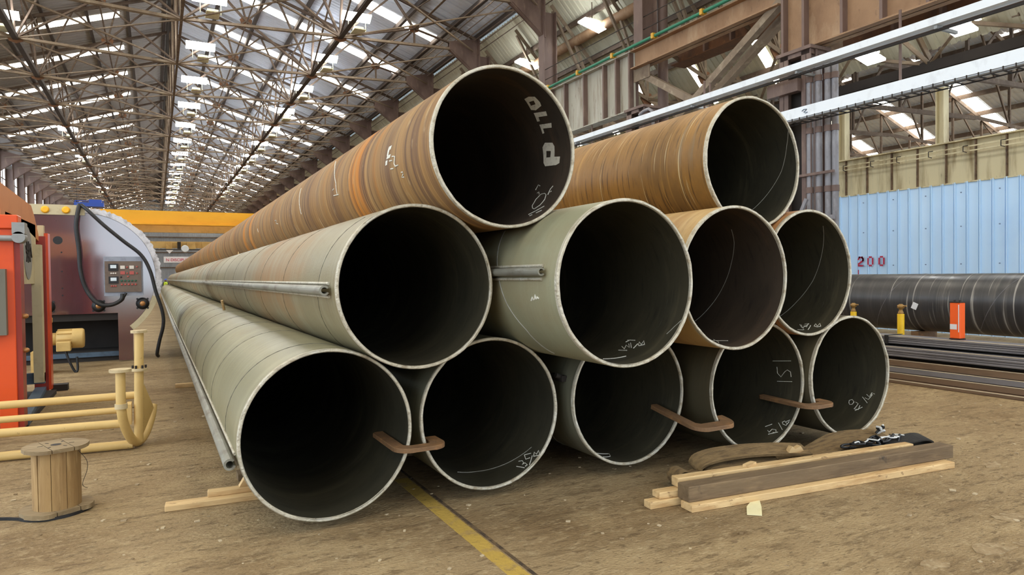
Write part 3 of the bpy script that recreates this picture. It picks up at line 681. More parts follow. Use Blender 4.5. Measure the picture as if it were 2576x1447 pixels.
for n, y in enumerate((13.8, 10.83, 7.8)):
    b = B().span(WX+.0, WX+.24, y-.11, y-.08, 5.2, 7.3); b.span(WX, WX+.24, y+.08, y+.11, 5.2, 7.3); b.span(WX+.11, WX+.13, y-.08, y+.08, 5.2, 7.3)
    part('aisle_post', b, M['girder_tan'], label=['short tan post on the tan girder beside the conduits', 'short tan post in the middle of the tan girder', 'short tan post on the tan girder nearest the right edge', 'short tan post hidden behind the near column', 'short tan post on the far tan girder'][n], cat='post', group='posts on the tan girder')
part('post_beam', B().span(WX-.05, WX+.3, 1, 40, 7.0, 7.22), M['steel'], label='brown beam resting on the short tan posts', cat='beam')

# ---- neighbouring hall beyond the tan girder
def zc(x): return 13.5 - .357*abs(x-33)
c3 = thing('ceiling', (33, 30, 0), 'roof of the neighbouring hall beyond the tan girder', kind='structure')
CB = 4.1; cw = CB/5
sm = B(); add_sheet(sm, 35.2, 44.6, 0, cw, zc); sm = mesh_of('skylight', sm, M['skylight'], Vector((33, 30, 0)))
q1 = B(); add_sheet(q1, 33, 35.2, 0, CB, zc, 15); q1 = mesh_of('roof_sheet', q1, M['roof'], Vector((33, 30, 0)))
q2 = B(); add_sheet(q2, 35.2, 44.6, 0, cw, zc); q2 = mesh_of('roof_sheet', q2, M['roof'], Vector((33, 30, 0)))
q3 = B(); add_sheet(q3, 44.6, 47.2, 0, CB, zc, 15); q3 = mesh_of('roof_sheet', q3, M['roof'], Vector((33, 30, 0)))
q4 = B(); add_sheet(q4, 19.1, 33, 0, CB, zc, 15); q4 = mesh_of('roof_sheet', q4, M['roof'], Vector((33, 30, 0)))
for i in range(-5, 13):
    y = 25.2 - cw/2 + CB*i
    lst = [(q1, y), (q3, y), (q4, y), (sm, y)] + [(q2, y+cw*j) for j in range(1, 5)]
    for me, yy in lst:
        o = bpy.data.objects.new('skylight' if me is sm else 'roof_sheet', me); COL.objects.link(o); o.parent = c3; o.location = (0, yy, 0)
for x in (33.4, 35.3, 37.2, 39.1, 41.0, 42.9, 44.8, 46.6): part('purlin', B().span(x-.06, x+.06, 4, 78, zc(x)-.3, zc(x)-.06), M['steel'], c3)
def make_far_truss(y):
    t = thing('far_hall_truss', (33, y, 0))
    def mem(a, c, w=.13, n='web'): part(n, B().angle((a[0], y, a[1]), (c[0], y, c[1]), w, .03, up=(0, 1, 0)), M['steel'], t)
    for s in (1, -1):
        mem((33, 13.1), (33+s*14, 8.2), .2, 'top_chord'); mem((33, 8.6), (33+s*14, 8.1), .16, 'bottom_chord')
        for i in range(5):
            xa, xb = 33+s*2.8*i, 33+s*2.8*(i+1)
            if i: mem((xa, 8.5), (xa, zc(xa)-.4), .1)
            mem((xa, zc(xa)-.4), (xb, 8.4), .1)
    return t
ft = make_far_truss(9.0); cm = children_map()
for n in range(16):
    y = 9.0+CB*n; o = ft if n == 0 else copy_tree(ft, (33, y, 0), None, cm)
    tag(o, '%s roof truss of the neighbouring hall from the camera' % ORD[n], 'roof truss', 'neighbouring hall trusses')
part('wall_back', B().span(-12.4, -3.4, -13.2, -13.0, 0, 13.0).span(-3.4, 14.4, -13.2, -13.0, 9.2, 13.0).span(14.4, 15.2, -13.2, -13.0, 0, 13.0).prism([(-12.4, 13.0), (15.2, 13.0), (1.1, 17.6)], lambda u, v: (u, -13.2, v), (0, .2, 0)), M['column'], label='gable wall behind the camera with a tall open doorway', kind='structure')
part('wall_back', B().span(14.5, 48, 78, 78.2, 0, 13), M['end_wall'], label='end wall of the neighbouring hall', kind='structure')

# ---- left wall with high windows, far end wall
wl_ = thing('wall_left', (-12.3, 100, 0), 'left side wall of the hall', kind='structure')
part('lower_sheeting', B().span(-12.4, -12.3, 30, 150, 0, 8.9), M['end_wall'], wl_)
part('upper_sheeting', B().span(-12.4, -12.3, 30, 150, 12.4, 13.3), M['end_wall'], wl_)
wp = None
for n, k in enumerate(range(9, 22)):
    t = thing('window_%d' % (n+1), (-12.25, yk(k)+BAY/2, 8.9), 'high daylit window in bay %s of the left wall' % ORD[n], kind='structure')
    y0 = yk(k)+.35
    fr = B()
    for i in range(5): fr.span(-12.3, -12.2, y0+i*1.35-.05, y0+i*1.35+.05, 8.9, 12.4)
    for z in (8.9, 10.05, 11.2, 12.35): fr.span(-12.3, -12.2, y0, y0+5.4, z, z+.08)
    part('frame', fr, M['steel'], t)
    for i in range(4):
        for z in (8.98, 10.13, 11.28): part('pane', B().span(-12.29, -12.26, y0+i*1.35+.05, y0+i*1.35+1.3, z, z+1.07), M['window'], t)
we = thing('wall_far', (X0, 150, 0), 'grey sheeted end wall of the hall behind the cranes', kind='structure')
for i in range(26):
    x = -12.3+1.04*i; pr = sheet_profile(1.04, 4, .06)
    va = [(x+u, 150-h, 0) for u, h in pr]; vb = [(x+u, 150-h, rz(x+u)-.05) for u, h in pr]; n = len(pr)
    part('wall_panel', B().add(va+vb, [(j, j+1, n+j+1, n+j) for j in range(n-1)]), M['end_wall'], we)
for z in (4.0, 7.0, 10.0): part('girt', B().span(-12.3, 14.4, 149.7, 149.9, z, z+.2), M['steel'], we)

def text_mesh(s, size, depth=.01):
    cu = bpy.data.curves.new('txt', 'FONT'); cu.body = s; cu.size = size; cu.extrude = depth; cu.align_x = 'LEFT'
    o = bpy.data.objects.new('txt', cu); COL.objects.link(o)
    dg = bpy.context.evaluated_depsgraph_get(); me = bpy.data.meshes.new_from_object(o.evaluated_get(dg))
    bpy.data.objects.remove(o); return me
bn = thing('banner', (5.0, 149.86, 5.0), 'white banner with red DISCIPLINE lettering on the far end wall', 'banner')
part('cloth', B().span(1.5, 9.2, 149.86, 149.93, 5.05, 6.25), M['banner'], bn)
for s, x, mt, sz in (('N DISCIPLINE', 1.9, 'banner_red', .82), (';', 7.0, 'banner_dark', .7), ('PHA', 7.55, 'banner_dark', .75)):
    me = text_mesh(s, sz, .02); me.materials.clear(); me.materials.append(M[mt])
    o = bpy.data.objects.new('lettering', me); COL.objects.link(o); o.parent = bn
    o.location = (x-5.0, -.04, .33); o.rotation_euler = (pi/2, 0, 0)
    if len(s) > 5: o.scale = (.93, 1, 1)
part('flag', B().prism([(0, 0), (1.1, 0), (.5, -.75)], lambda u, v: (1.6+u, 123.62, 6.56+v*.8), (0, .05, 0)), M['banner'], label='small pale triangular pennant hanging under the far crane', cat='flag')
part('notice_board', B().span(4.0, 7.2, 149.85, 149.94, 1.9, 3.4), M['banner_red'], label='red notice board at the foot of the end wall', cat='board')

# ---- overhead cranes across the hall
t = thing('bridge_crane', (X0, 90, 8.2), 'bright yellow bridge crane girder spanning the hall', 'crane')
part('bridge_girder', B().span(-11.3, 13.4, 89.6, 90.4, 8.35, 9.85), M['crane_yellow'], t)
part('bottom_flange', B().span(-11.3, 13.4, 89.3, 90.7, 8.2, 8.35), M['crane_yellow'], t)
part('back_girder', B().span(-11.3, 13.4, 92.5, 93.2, 7.5, 8.4), M['crane_tan'], t)
for x in (-12.1, 13.3): part('end_truck', B().span(x, x+1.0, 88, 94.5, 9.03, 9.6), M['crane_yellow'], t)
t = thing('bridge_crane', (X0, 125, 6.5), 'faded yellow bridge crane with a trolley farther down the hall', 'crane')
part('bridge_girder', B().span(-11.3, 13.4, 124.6, 125.4, 6.9, 8.0), M['crane_tan'], t)
for x in (-12.1, 13.3): part('end_truck', B().span(x, x+1.0, 123, 127, 9.03, 9.5).span(x+.1, x+.5, 124.6, 125.4, 7.0, 9.03) if x < 0 else B().span(x, x+1.0, 123, 127, 9.03, 9.5).span(x, x+.35, 124.6, 125.4, 7.0, 9.03), M['crane_tan'], t)
part('walkway', B().span(-11.3, 13.4, 123.6, 124.6, 6.55, 6.68), M['dark'], t)
for i in range(14): part('walkway_post', B().span(-9+1.6*i, -8.94+1.6*i, 123.6, 123.66, 6.68, 7.6), M['crane_tan'], t)
for x, w in ((1.6, .9), (3.3, .5), (4.7, 1.3), (7.0, 1.0)): part('trolley_box', B().span(x, x+w, 123.7, 124.5, 6.75, 7.9), M['crane_tan'] if w > .8 else M['dark'], t)
part('hook_wheel', B().lathe((4.4, 123.5, 6.75), (0, -1, 0), [(0, .55), (.2, .6), (.4, .5)], 18), M['white_rail'], t)
t = thing('blue_hoist', (-4.3, 60, 7.3), 'small blue hoist hanging above the maroon machine in the distance', 'hoist')
part('hoist_body', B().box((-4.3, 60, 7.45), (1.9, 1.0, .3)).box((-3.9, 60, 7.7), (.8, .6, .3)), M['helmet'], t)
part('hoist_rail', B().box((-4.3, 60, 7.75), (1.9, .06, .05)).box((-5.2, 60, 7.65), (.05, .05, .25)).box((-3.4, 60, 7.65), (.05, .05, .25)), M['helmet'], t)
part('hoist_rope', B().cyl((-5.1, 60.0, 7.6), (-5.1, 60.0, 12.2), .012, 6), M['dark'], t)

girder(yk(10), 148, GZ0, GZ1, -11.8, M['girder_brown'], 'brown crane girder along the far left column row', [yk(10)+6.1*i for i in range(12)])

# ================================================================== the stack of pipes
PIPES = {   # x, y of the near end, z of the axis
 'P1': (1.049, 4.726, .661), 'P2': (2.331, 4.763, .666), 'P3': (3.640, 4.690, .691), 'P4': (4.929, 4.427, .698), 'P5': (6.135, 4.352, .707),
 'M1': (1.691, 4.650, 1.684), 'M2': (2.969, 3.837, 1.691), 'M3': (4.283, 4.083, 1.712), 'M4': (5.520, 4.341, 1.744),
 'T1': (2.322, 4.445, 2.710), 'T2': (4.871, 4.423, 2.763)}
RO, RI = .6, .58
PMAT = {'P1': 'mill_grey', 'P2': 'mill_part_shaded', 'P3': 'mill_part_shaded', 'P4': 'mill_shaded', 'P5': 'mill_shaded', 'M1': 'mill_brown', 'M2': 'mill_pale', 'M3': 'rust_tan', 'M4': 'rust_red', 'T1': 'rust', 'T2': 'rust_ochre'}
PLAB = {'P1': 'grey-green steel pipe at the left end of the bottom row', 'P2': 'dark-bored steel pipe chalked 134/B, second from left on the floor row',
 'P3': 'steel pipe in the middle of the bottom row, with a small bolt beside it', 'P4': 'steel pipe chalked 151/R in the bottom row', 'P5': 'steel pipe chalked 150/R at the right end of the bottom row',
 'M1': 'brown-stained grey pipe with a long interlock rail, left end of the middle row', 'M2': 'pale green-grey pipe chalked 137/B jutting out of the middle row',
 'M3': 'tan rusty pipe, third in the middle row, under the ochre pipe', 'M4': 'orange-brown rusty pipe chalked 149/B at the right end of the middle row',
 'T1': 'long orange-brown rusty pipe on top with P110 painted inside', 'T2': 'ochre rusty pipe on top at the right with a clean black bore'}
CHALK = {'P2':{'ichalk':[[[-59.7,0.153],[-57.6,0.051]],[[-54.8,0.192],[-52.8,0.158],[-54.0,0.117],[-55.9,0.113],[-53.4,0.101],[-54.2,0.052],[-56.2,0.06]],[[-47.6,0.194],[-50.4,0.132],[-47.7,0.095]],[[-47.6,0.194],[-43.8,0.127]],[[-53.4,0.028],[-45.3,0.089]],[[-45.3,0.065],[-42.0,-0.001]],[[-45.3,0.065],[-41.8,0.095],[-42.7,0.049],[-39.1,0.054],[-42.0,-0.001]]],'iseam':[[[-100.5,0.473],[-85.4,0.429],[-69.0,0.343],[-53.7,0.26],[-39.0,0.175]]]},'M2':{'ichalk':[[[-66.9,0.43],[-65.5,0.342]],[[-61.3,0.455],[-64.0,0.391],[-59.0,0.425],[-61.5,0.357],[-57.2,0.413]],[[-55.5,0.469],[-52.4,0.439]],[[-53.2,0.472],[-52.4,0.384]],[[-55.8,0.405],[-61.2,0.337]],[[-61.6,0.306],[-55.8,0.317]],[[-57.1,0.296],[-53.5,0.318],[-56.0,0.27],[-51.6,0.283],[-55.5,0.237],[-57.8,0.282]],[[-88.1,0.349],[-81.6,0.295],[-73.8,0.248]]],'iseam':[[[-42.6,0.097],[-35.1,0.06],[-28.9,0.013]]],'oseam':[[[134.3,1.091],[151.1,1.0],[166.9,0.909],[179.3,0.838],[-164.7,0.756],[-144.5,0.623],[-116.4,0.585]]],'ochalk':[[[-168.7,0.363],[-171.4,0.336],[-169.2,0.334]],[[-169.7,0.314],[-172.8,0.296],[-169.8,0.287]],[[-171.5,0.272],[-170.3,0.25]]]},'P4':{'ichalk':[[[16.1,0.335],[18.7,0.11]],[[10.4,0.296],[4.0,0.297],[0.7,0.255],[6.4,0.206],[8.7,0.173],[7.2,0.137],[2.3,0.133]],[[-4.2,0.3],[-2.2,0.122]],[[-53.3,0.249],[-48.5,0.197]],[[-57.1,0.19],[-59.1,0.16],[-54.3,0.158],[-54.0,0.115],[-57.3,0.091],[-58.2,0.122]],[[-61.8,0.15],[-56.1,0.077]],[[-45.5,0.14],[-52.2,0.052]],[[-45.8,0.086],[-46.4,0.046],[-41.6,0.037]],[[-45.8,0.086],[-43.9,0.105],[-42.0,0.086],[-44.2,0.051]],[[-42.4,0.069],[-39.8,0.037]]]},'P5':{'ichalk':[[[-40.2,0.349],[-37.1,0.358],[-35.5,0.329],[-38.1,0.298],[-41.1,0.305],[-42.0,0.33],[-40.2,0.349]],[[-37.8,0.28],[-39.2,0.244],[-43.8,0.252],[-46.3,0.259],[-46.3,0.21],[-40.9,0.217]],[[-48.2,0.239],[-42.3,0.181]],[[-30.7,0.229],[-36.5,0.152]],[[-31.2,0.198],[-32.4,0.155],[-26.2,0.128]],[[-27.2,0.192],[-29.5,0.155],[-24.5,0.142],[-25.5,0.107]],[[-24.5,0.142],[-28.3,0.14]]]},'M4':{'ichalk':[[[-77.9,0.251],[-77.6,0.189]],[[-65.1,0.322],[-72.2,0.242],[-62.3,0.235]],[[-65.6,0.302],[-76.4,0.189]],[[-66.2,0.267],[-69.4,0.209],[-62.4,0.245],[-63.8,0.275]],[[-75.5,0.147],[-65.3,0.194]],[[-66.5,0.146],[-61.5,0.162],[-66.0,0.111],[-60.4,0.121],[-65.5,0.076],[-67.7,0.098],[-66.5,0.146]]],'iseam':[[[-54.0,0.662],[-33.0,0.564],[-8.1,0.422],[18.2,0.3],[53.0,0.129]]]},'M3':{'iseam':[[[-49.1,0.919],[-30.8,0.832],[-9.7,0.724],[13.0,0.607],[33.4,0.491],[49.2,0.424]]],'ichalk':[[[-78.0,0.416],[-73.9,0.262]],[[-74.7,0.428],[-80.5,0.307]]]},'T2':{'iseam':[[[-41.5,0.429],[-21.7,0.31],[-2.0,0.191],[20.8,0.096],[39.6,-0.003]]]},'T1':{'ichalk':[[[-44.9,0.342],[-41.2,0.39],[-34.4,0.402],[-29.8,0.358],[-29.8,0.299],[-31.6,0.262],[-36.6,0.237],[-42.6,0.248],[-46.4,0.294],[-44.9,0.342]],[[-53.6,0.291],[-45.0,0.153]],[[-56.4,0.232],[-55.1,0.21]],[[-53.1,0.176],[-50.4,0.125]],[[-24.1,0.492],[-19.6,0.473],[-21.0,0.439]],[[-27.8,0.44],[-26.9,0.416],[-29.4,0.393]],[[-32.0,0.231],[-26.6,0.233],[-24.1,0.21]],[[-29.7,0.218],[-29.0,0.199]]],'ochalk':[[[177.6,0.859],[178.6,0.789],[-176.1,0.813],[-173.7,0.787],[-173.8,0.72]],[[-179.9,0.929],[-179.3,0.859]],[[-173.4,0.909],[-172.9,0.842]],[[-167.6,0.673],[-167.6,0.64],[-165.7,0.645],[-164.3,0.693],[-163.6,0.641]],[[142.4,3.295],[155.3,3.051],[174.7,2.8],[-173.3,2.756]],[[-179.4,2.934],[179.8,2.884]],[[-173.6,2.906],[-172.3,2.693]],[[153.5,5.028],[169.7,4.896],[-179.4,4.826],[-169.7,4.778]],[[-177.3,6.956],[-177.3,6.821],[-172.5,6.856],[-170.8,6.703]],[[-178.2,9.026],[-171.9,8.987]]],'poly':[[[[14.5,0.382],[12.5,0.27],[9.2,0.249],[1.1,0.263],[-0.1,0.178],[-5.2,0.185],[-6.1,0.235],[-4.5,0.411],[-1.3,0.439],[11.5,0.434]],[[7.7,0.382],[6.5,0.313],[1.7,0.328],[2.4,0.391]]],[[[54.2,0.327],[54.4,0.255],[52.1,0.188],[46.2,0.184],[43.1,0.201],[41.6,0.307],[43.4,0.362]],[[50.1,0.309],[49.6,0.239],[46.2,0.254],[46.6,0.322]]],[[[40.2,0.358],[37.6,0.19],[34.0,0.206],[35.7,0.33],[32.2,0.34],[32.6,0.379]]],[[[29.7,0.371],[27.5,0.199],[24.0,0.22],[25.7,0.345],[22.0,0.349],[21.9,0.38]]]]},'P3':{'ichalk':[[[-102.6,0.355],[-90.5,0.319],[-95.3,0.238],[-107.5,0.181]]]}}
def pipe_shell(x, y, z, ln, ro, ri, seg=112, seed=0):
    rnd = random.Random(seed); b = B(); n = seg
    ys = [y, y+.05, y+.6, y+3, y+12, y+ln]
    def ring(yy, r, jit=0): return [(x+(r+(rnd.uniform(-jit, jit)))*cos(2*pi*i/n), yy+(rnd.uniform(-jit, jit)*1.5), z+r*sin(2*pi*i/n)) for i in range(n)]
    outer = [ring(yy, ro) for yy in ys]; inner = [ring(yy, ri) for yy in ys]
    vs = [p for r in outer for p in r]
    b.add(vs, [(i*n+k, i*n+(k+1) % n, (i+1)*n+(k+1) % n, (i+1)*n+k) for i in range(len(ys)-1) for k in range(n)], 0, True)
    vs = [p for r in inner for p in r]
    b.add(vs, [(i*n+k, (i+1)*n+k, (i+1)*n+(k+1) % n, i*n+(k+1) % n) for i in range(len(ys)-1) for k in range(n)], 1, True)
    return b
def pipe_rim(x, y, z, ro, ri, seed=0, seg=112):
    """cut edge of the pipe wall, slightly ragged and proud of the shell"""
    rnd = random.Random(seed); n = seg; b = B(); prof = [(ro+.001, .03), (ro+.002, .002), (ro-.004, -.004), (ri+.004, -.004), (ri-.002, .002), (ri-.001, .02)]
    jit = []
    v = 0
    for i in range(n):
        v = .75*v + rnd.uniform(-.003, .003); jit.append(v)
    for i in range(8):                       # close the wobble smoothly
        jit[-1-i] = jit[-1-i]*i/8 + jit[0]*(1-i/8)
    vs = [(x+(r)*cos(2*pi*i/n), y+d+(jit[i] if d < .01 else 0), z+(r)*sin(2*pi*i/n)) for r, d in prof for i in range(n)]
    b.add(vs, [(j*n+k, j*n+(k+1) % n, (j+1)*n+(k+1) % n, (j+1)*n+k) for j in range(len(prof)-1) for k in range(n)], 0, False)
    return b
def on_pipe(nm, a, dy, r):
    x, y, z = PIPES[nm]; a = radians(a); return Vector((x+r*cos(a), y+dy, z+r*sin(a)))
def arc_pts(nm, st, r, step=3.0):
    out = []
    for (a0, y0), (a1, y1) in zip(st[:-1], st[1:]):
        da = (a1-a0+180) % 360-180; n = max(1, int(abs(da)/step))
        for i in range(n): out.append(on_pipe(nm, a0+da*i/n, y0+(y1-y0)*i/n, r))
    out.append(on_pipe(nm, st[-1][0], st[-1][1], r)); return out
LEN = {'T1': 69, 'T2': 30, 'M1': 72, 'M2': 40, 'M3': 40, 'M4': 40, 'P1': 70, 'P2': 60, 'P3': 40, 'P4': 40, 'P5': 40}
pipe_obj = {}
for i, (nm, (x, y, z)) in enumerate(PIPES.items()):
    t = thing('steel_pipe', (x, y+LEN[nm]/2, z-RO), PLAB[nm], 'pipe', 'stack of large steel pipes'); pipe_obj[nm] = t
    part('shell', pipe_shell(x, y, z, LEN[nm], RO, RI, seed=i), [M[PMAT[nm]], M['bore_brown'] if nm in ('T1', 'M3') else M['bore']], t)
    part('rim', pipe_rim(x, y, z, RO, RI, seed=i), M['rim'], t, label='bright cut steel rim')
    ck = CHALK.get(nm, {})
    for key, r, w, mt, name in (('ichalk', RI-.002, .0034, 'chalk', 'chalk_marking'), ('ochalk', RO+.002, .006, 'chalk', 'chalk_marking'), ('iseam', RI-.002, .003, 'seam', 'weld_seam'), ('oseam', RO+.002, .005, 'seam', 'weld_seam')):
        if key in ck:
            b = B()
            for st in ck[key]: b.tube(arc_pts(nm, st, r), w, 5)
            part(name, b, M[mt], t)
    for loops in ck.get('poly', []):
        tr_ = tessellate_polygon([[Vector((a/60.0, d, 0)) for a, d in l] for l in loops]); fl = [p for l in loops for p in l]
        b = B()
        bm = bmesh.new(); vv = [bm.verts.new((a/60.0, d, 0)) for a, d in fl]
        for q in tr_:
            try: bm.faces.new([vv[k] for k in q])
            except ValueError: pass
        bmesh.ops.subdivide_edges(bm, edges=bm.edges, cuts=3, use_grid_fill=True)
        bm.verts.index_update()
        P0 = [on_pipe(nm, v.co.x*60.0, v.co.y, RI-.003) for v in bm.verts]
        b.add(P0, [tuple(v.index for v in f.verts) for f in bm.faces]); bm.free()
        part('stencil_letter', b, M['stencil'], t, label='white painted stencil character')
# painted white patch on the rusty pipe
b = B()
for a0, d0, da, dd in ((168, .9, 3, .1), (171, .95, 4, .06), (175, .9, 2.5, .12), (178.5, .98, 3.5, .07)):
    q = [on_pipe('T1', a0, d0, RO+.002), on_pipe('T1', a0+da, d0+.02, RO+.002), on_pipe('T1', a0+da, d0+dd, RO+.002), on_pipe('T1', a0, d0+dd*.8, RO+.002)]
    b.add(q, [(0, 1, 2, 3)])
part('paint_patch', b, M['chalk'], pipe_obj['T1'], label='ragged white paint patch')
# spiral weld seams round the outside of the grey pipes
def helix(nm, y0, y1, pitch, ph, w, mt):
    b = B(); n = int((y1-y0)/pitch*48)
    pts = [on_pipe(nm, ph+360*(i/48.0), y0+pitch*i/48.0, RO+.0005) for i in range(n+1)]
    b.tube(pts, w, 4); part('weld_seam', b, M[mt], pipe_obj[nm])
helix('P1', .25, 24, 1.45, 40, .0035, 'seam_dark')
helix('M1', .3, 24, 1.6, 120, .003, 'seam_dark')
helix('P3', .5, 12, 1.7, 200, .004, 'seam')
helix('P4', .4, 12, 1.7, 250, .004, 'seam_dark')
# interlock rails welded along pipes
def interlock(nm, a, dy, ln, r, double=False):
    x, y, z = PIPES[nm]; t = pipe_obj[nm]
    c = on_pipe(nm, a, dy, RO+r+.012)
    rail = B(); n = 14; ri_ = r*.62
    ang = [radians(a+180+30)+radians(300)*i/n for i in range(n+1)]       # C-shaped section, slot towards the pipe
    for o in ([0] if not double else [0]):
        va = []
        for rr in (r, ri_):
            for yy in (y+dy, y+ln): va.append([(c.x+rr*cos(k), yy, c.z+rr*sin(k)) for k in ang])
        m = n+1; vs = [p for q in va for p in q]
        fs = [(k, k+1, m+k+1, m+k) for k in range(n)] + [(2*m+k, 3*m+k, 3*m+k+1, 2*m+k+1) for k in range(n)] + [(k, 2*m+k, 2*m+k+1, k+1) for k in range(n)]
        fs += [(0, m, 3*m, 2*m), (m-1, 3*m-1, 4*m-1, 2*m-1)]
        rail.add(vs, fs, 0, False)
    part('interlock_rail', rail, M['rail'], t, label='grey slotted interlock rail')
    p0 = on_pipe(nm, a+4.5, dy+.05, RO+.006); p1 = on_pipe(nm, a+4.5, ln, RO+.006)
    q0 = on_pipe(nm, a-4.5, dy+.05, RO+.006); q1 = on_pipe(nm, a-4.5, ln, RO+.006)
    wb = B(); wb.tube([p0, p1], .012, 6); wb.tube([q0, q1], .012, 6); part('weld_bead', wb, M['rim'], t)
interlock('M1', 181.5, .13, 72, .036)
interlock('P1', 192.5, .1, 70, .04)
interlock('M2', 172.0, .14, 38, .03)
# small bolt bracket on the third floor pipe
b = B().box(on_pipe('P3', 163, .25, RO+.02), (.05, .22, .05)); b.cyl(on_pipe('P3', 162, .18, RO+.03), on_pipe('P3', 162, .18, RO+.09), .022, 8)
part('bolt_bracket', b, M['dark'], pipe_obj['P3'], label='small dark bolt bracket')
b = B().tube([on_pipe('P1', 98, 7.0, RO), on_pipe('P1', 99, 6.95, RO+.16)], .02, 8); part('peg', b, M['wood_light'], pipe_obj['P1'], label='pale wooden peg standing on the pipe')
b = B().tube([on_pipe('M1', 80, 13.0, RO), on_pipe('M1', 80, 13.0, RO+.22)], .025, 8); part('peg', b, M['wood_light'], pipe_obj['M1'], label='pale wooden peg standing on the pipe')

# packers the floor pipes rest on
for n, nm in enumerate(('P1', 'P2', 'P3', 'P4', 'P5')):
    x, y, z = PIPES[nm]
    for m_, dy in enumerate((1.6, 9.0)):
        part('timber_packer', B().span(x-.45, x+.45, y+dy-.08, y+dy+.08, 0, z-RO-.001), M['wood_dark'], label='%s dark timber packer under the %s bottom pipe' % (('near', 'rear')[m_], ('first', 'second', 'third', 'fourth', 'fifth')[n]), cat='timber', group='packers under the pipes')
# planks sticking out on the left under the first pipe
part('plank', B().bar((.03, 5.76, .0225), (1.05, 5.68, .0225), .12, .045), M['wood_light'], bevel=.004, label='sawn plank poking out from under the first bottom pipe', cat='plank')
part('plank', B().bar((.33, 5.81, .065), (.8, 5.77, .065), .09, .04), M['wood_light'], bevel=.004, label='second short pale plank beside the first bottom pipe', cat='plank')
part('wedge', B().prism([(0, 0), (.16, 0), (.0, .12)], lambda u, v: (.64-u*.5, 5.77, .086+v*1.1), (0, .07, 0)), M['wood_light'], label='small wooden wedge leaning against the first bottom pipe', cat='wedge')
part('plank', B().bar((.25, 12.2, .03), (1.0, 12.15, .03), .12, .058), M['wood_light'], label='distant plank end poking out under the first pipe', cat='plank')

# ---- rusty U-shaped clips joining neighbouring pipe ends
def clip(xl, xr, wl, wr, y0, th, z, ll, lr, tilt, label, base=.11):
    """flat plate: base in front of the rims, long left leg and short right leg reaching into the pipes"""
    x0, x3 = xl-wl, xr+wr; r = .07; out = []
    out += [(x0+.02, ll), (x0, ll-.03), (x0, .16)]
    for i in range(8): a = pi+pi/2*i/7; out.append((x0+.14+.14*cos(a), .13+.13*sin(a)))
    for i in range(8): a = 1.5*pi+pi/2*i/7; out.append((x3-.13+.13*cos(a), .13+.13*sin(a)))
    out += [(x3, lr), (xr, lr), (xr, base+.03), (xr-.03, base), (xl+.03, base), (xl, base+.03), (xl, ll)]
    b = B(); b.prism(out, lambda u, v: (u, y0+v*cos(tilt), z+v*sin(tilt)), (0, 0, th))
    part('pipe_clip', b, M['clip'], bevel=.004, label=label, cat='clip', group='clips between the bottom pipes')
clip(1.59, 1.80, .09, .10, 4.60, .028, .49, .66, .30, .0, 'rusty flat steel clip hooking the first two bottom pipes together')
clip(4.13, 4.41, .09, .11, 4.28, .03, .40, .66, .22, .16, 'rusty flat steel clip between the third and fourth bottom pipes')
clip(5.43, 5.63, .09, .12, 4.21, .03, .47, .62, .22, .03, 'rusty flat steel clip between the fourth and fifth bottom pipes')

# ---- timbers and slings on the floor in front
part('plank', B().bar((3.44, 3.785, .028), (6.22, 3.48, .028), .14, .055), M['wood_light'], bevel=.004, label='long pale plank lying in front under the dark beam', cat='plank', group='timbers in front of the pipes')
part('beam', B().bar((3.46, 3.84, .115), (6.34, 3.56, .115), .14, .115), M['wood_dark'], bevel=.005, label='thick dark stained timber beam lying on the front plank', cat='beam')
part('plank', B().bar((3.22, 3.965, .028), (5.9, 3.72, .028), .09, .055), M['wood_light'], bevel=.004, label='lowest pale plank sticking out farthest left with a white end', cat='plank', group='timbers in front of the pipes')
part('plank', B().bar((3.32, 3.985, .082), (5.6, 3.76, .082), .10, .05), M['wood_light'], bevel=.004, label='pale plank with a split red end between two others', cat='plank', group='timbers in front of the pipes')
part('plank', B().bar((3.52, 4.00, .145), (6.05, 3.72, .145), .09, .072), M['wood_light'], bevel=.004, label='pale square batten lying on top behind the dark beam', cat='plank', group='timbers in front of the pipes')
part('paper_scrap', B().prism([(3.745, 3.49), (3.82, 3.42), (3.945, 3.535), (4.05, 3.648), (3.955, 3.655), (3.86, 3.6)], lambda u, v: (u, v, .003), (0, 0, .008)), M['tape'], label='cream scrap of tape lying in front of the plank', cat='scrap')
part('wood_chip', B().box((4.25, 3.93, .192), (.14, .05, .02), Matrix.Rotation(.3, 3, 'Z')), M['wood_light'], label='flat wood chip on the batten beside the folded sling', cat='wood chip')
def smooth(pts, n=6):
    P = [Vector(p) for p in pts]; out = []
    for i in range(len(P)-1):
        p0, p1, p2, p3 = P[max(i-1, 0)], P[i], P[i+1], P[min(i+2, len(P)-1)]
        for k in range(n):
            t = k/n; out.append(.5*((2*p1)+(-p0+p2)*t+(2*p0-5*p1+4*p2-p3)*t*t+(-p0+3*p1-3*p2+p3)*t**3))
    out.append(P[-1]); return out
part('lifting_sling', B().ribbon(smooth([(4.95, 4.25, .05), (4.4, 4.26, .04), (4.15, 4.27, .045), (4.02, 4.28, .08), (3.99, 4.28, .125), (4.05, 4.28, .17), (4.25, 4.28, .19), (4.6, 4.27, .18), (5.0, 4.25, .145), (5.3, 4.23, .105)]), (.03, .16, .06), .024), M['strap'], label='brown webbing sling folded back on itself in front of the fourth pipe', cat='sling', group='webbing slings')
b = B().ribbon(smooth([(4.9, 4.24, .075), (4.45, 4.25, .1), (4.2, 4.27, .115), (4.1, 4.28, .105), (4.09, 4.28, .085), (4.18, 4.27, .07), (4.4, 4.25, .068)]), (.03, .14, .04), .012)
part('lifting_sling', b, M['strap'], label='inner loop of brown webbing inside the folded sling', cat='sling', group='webbing slings')
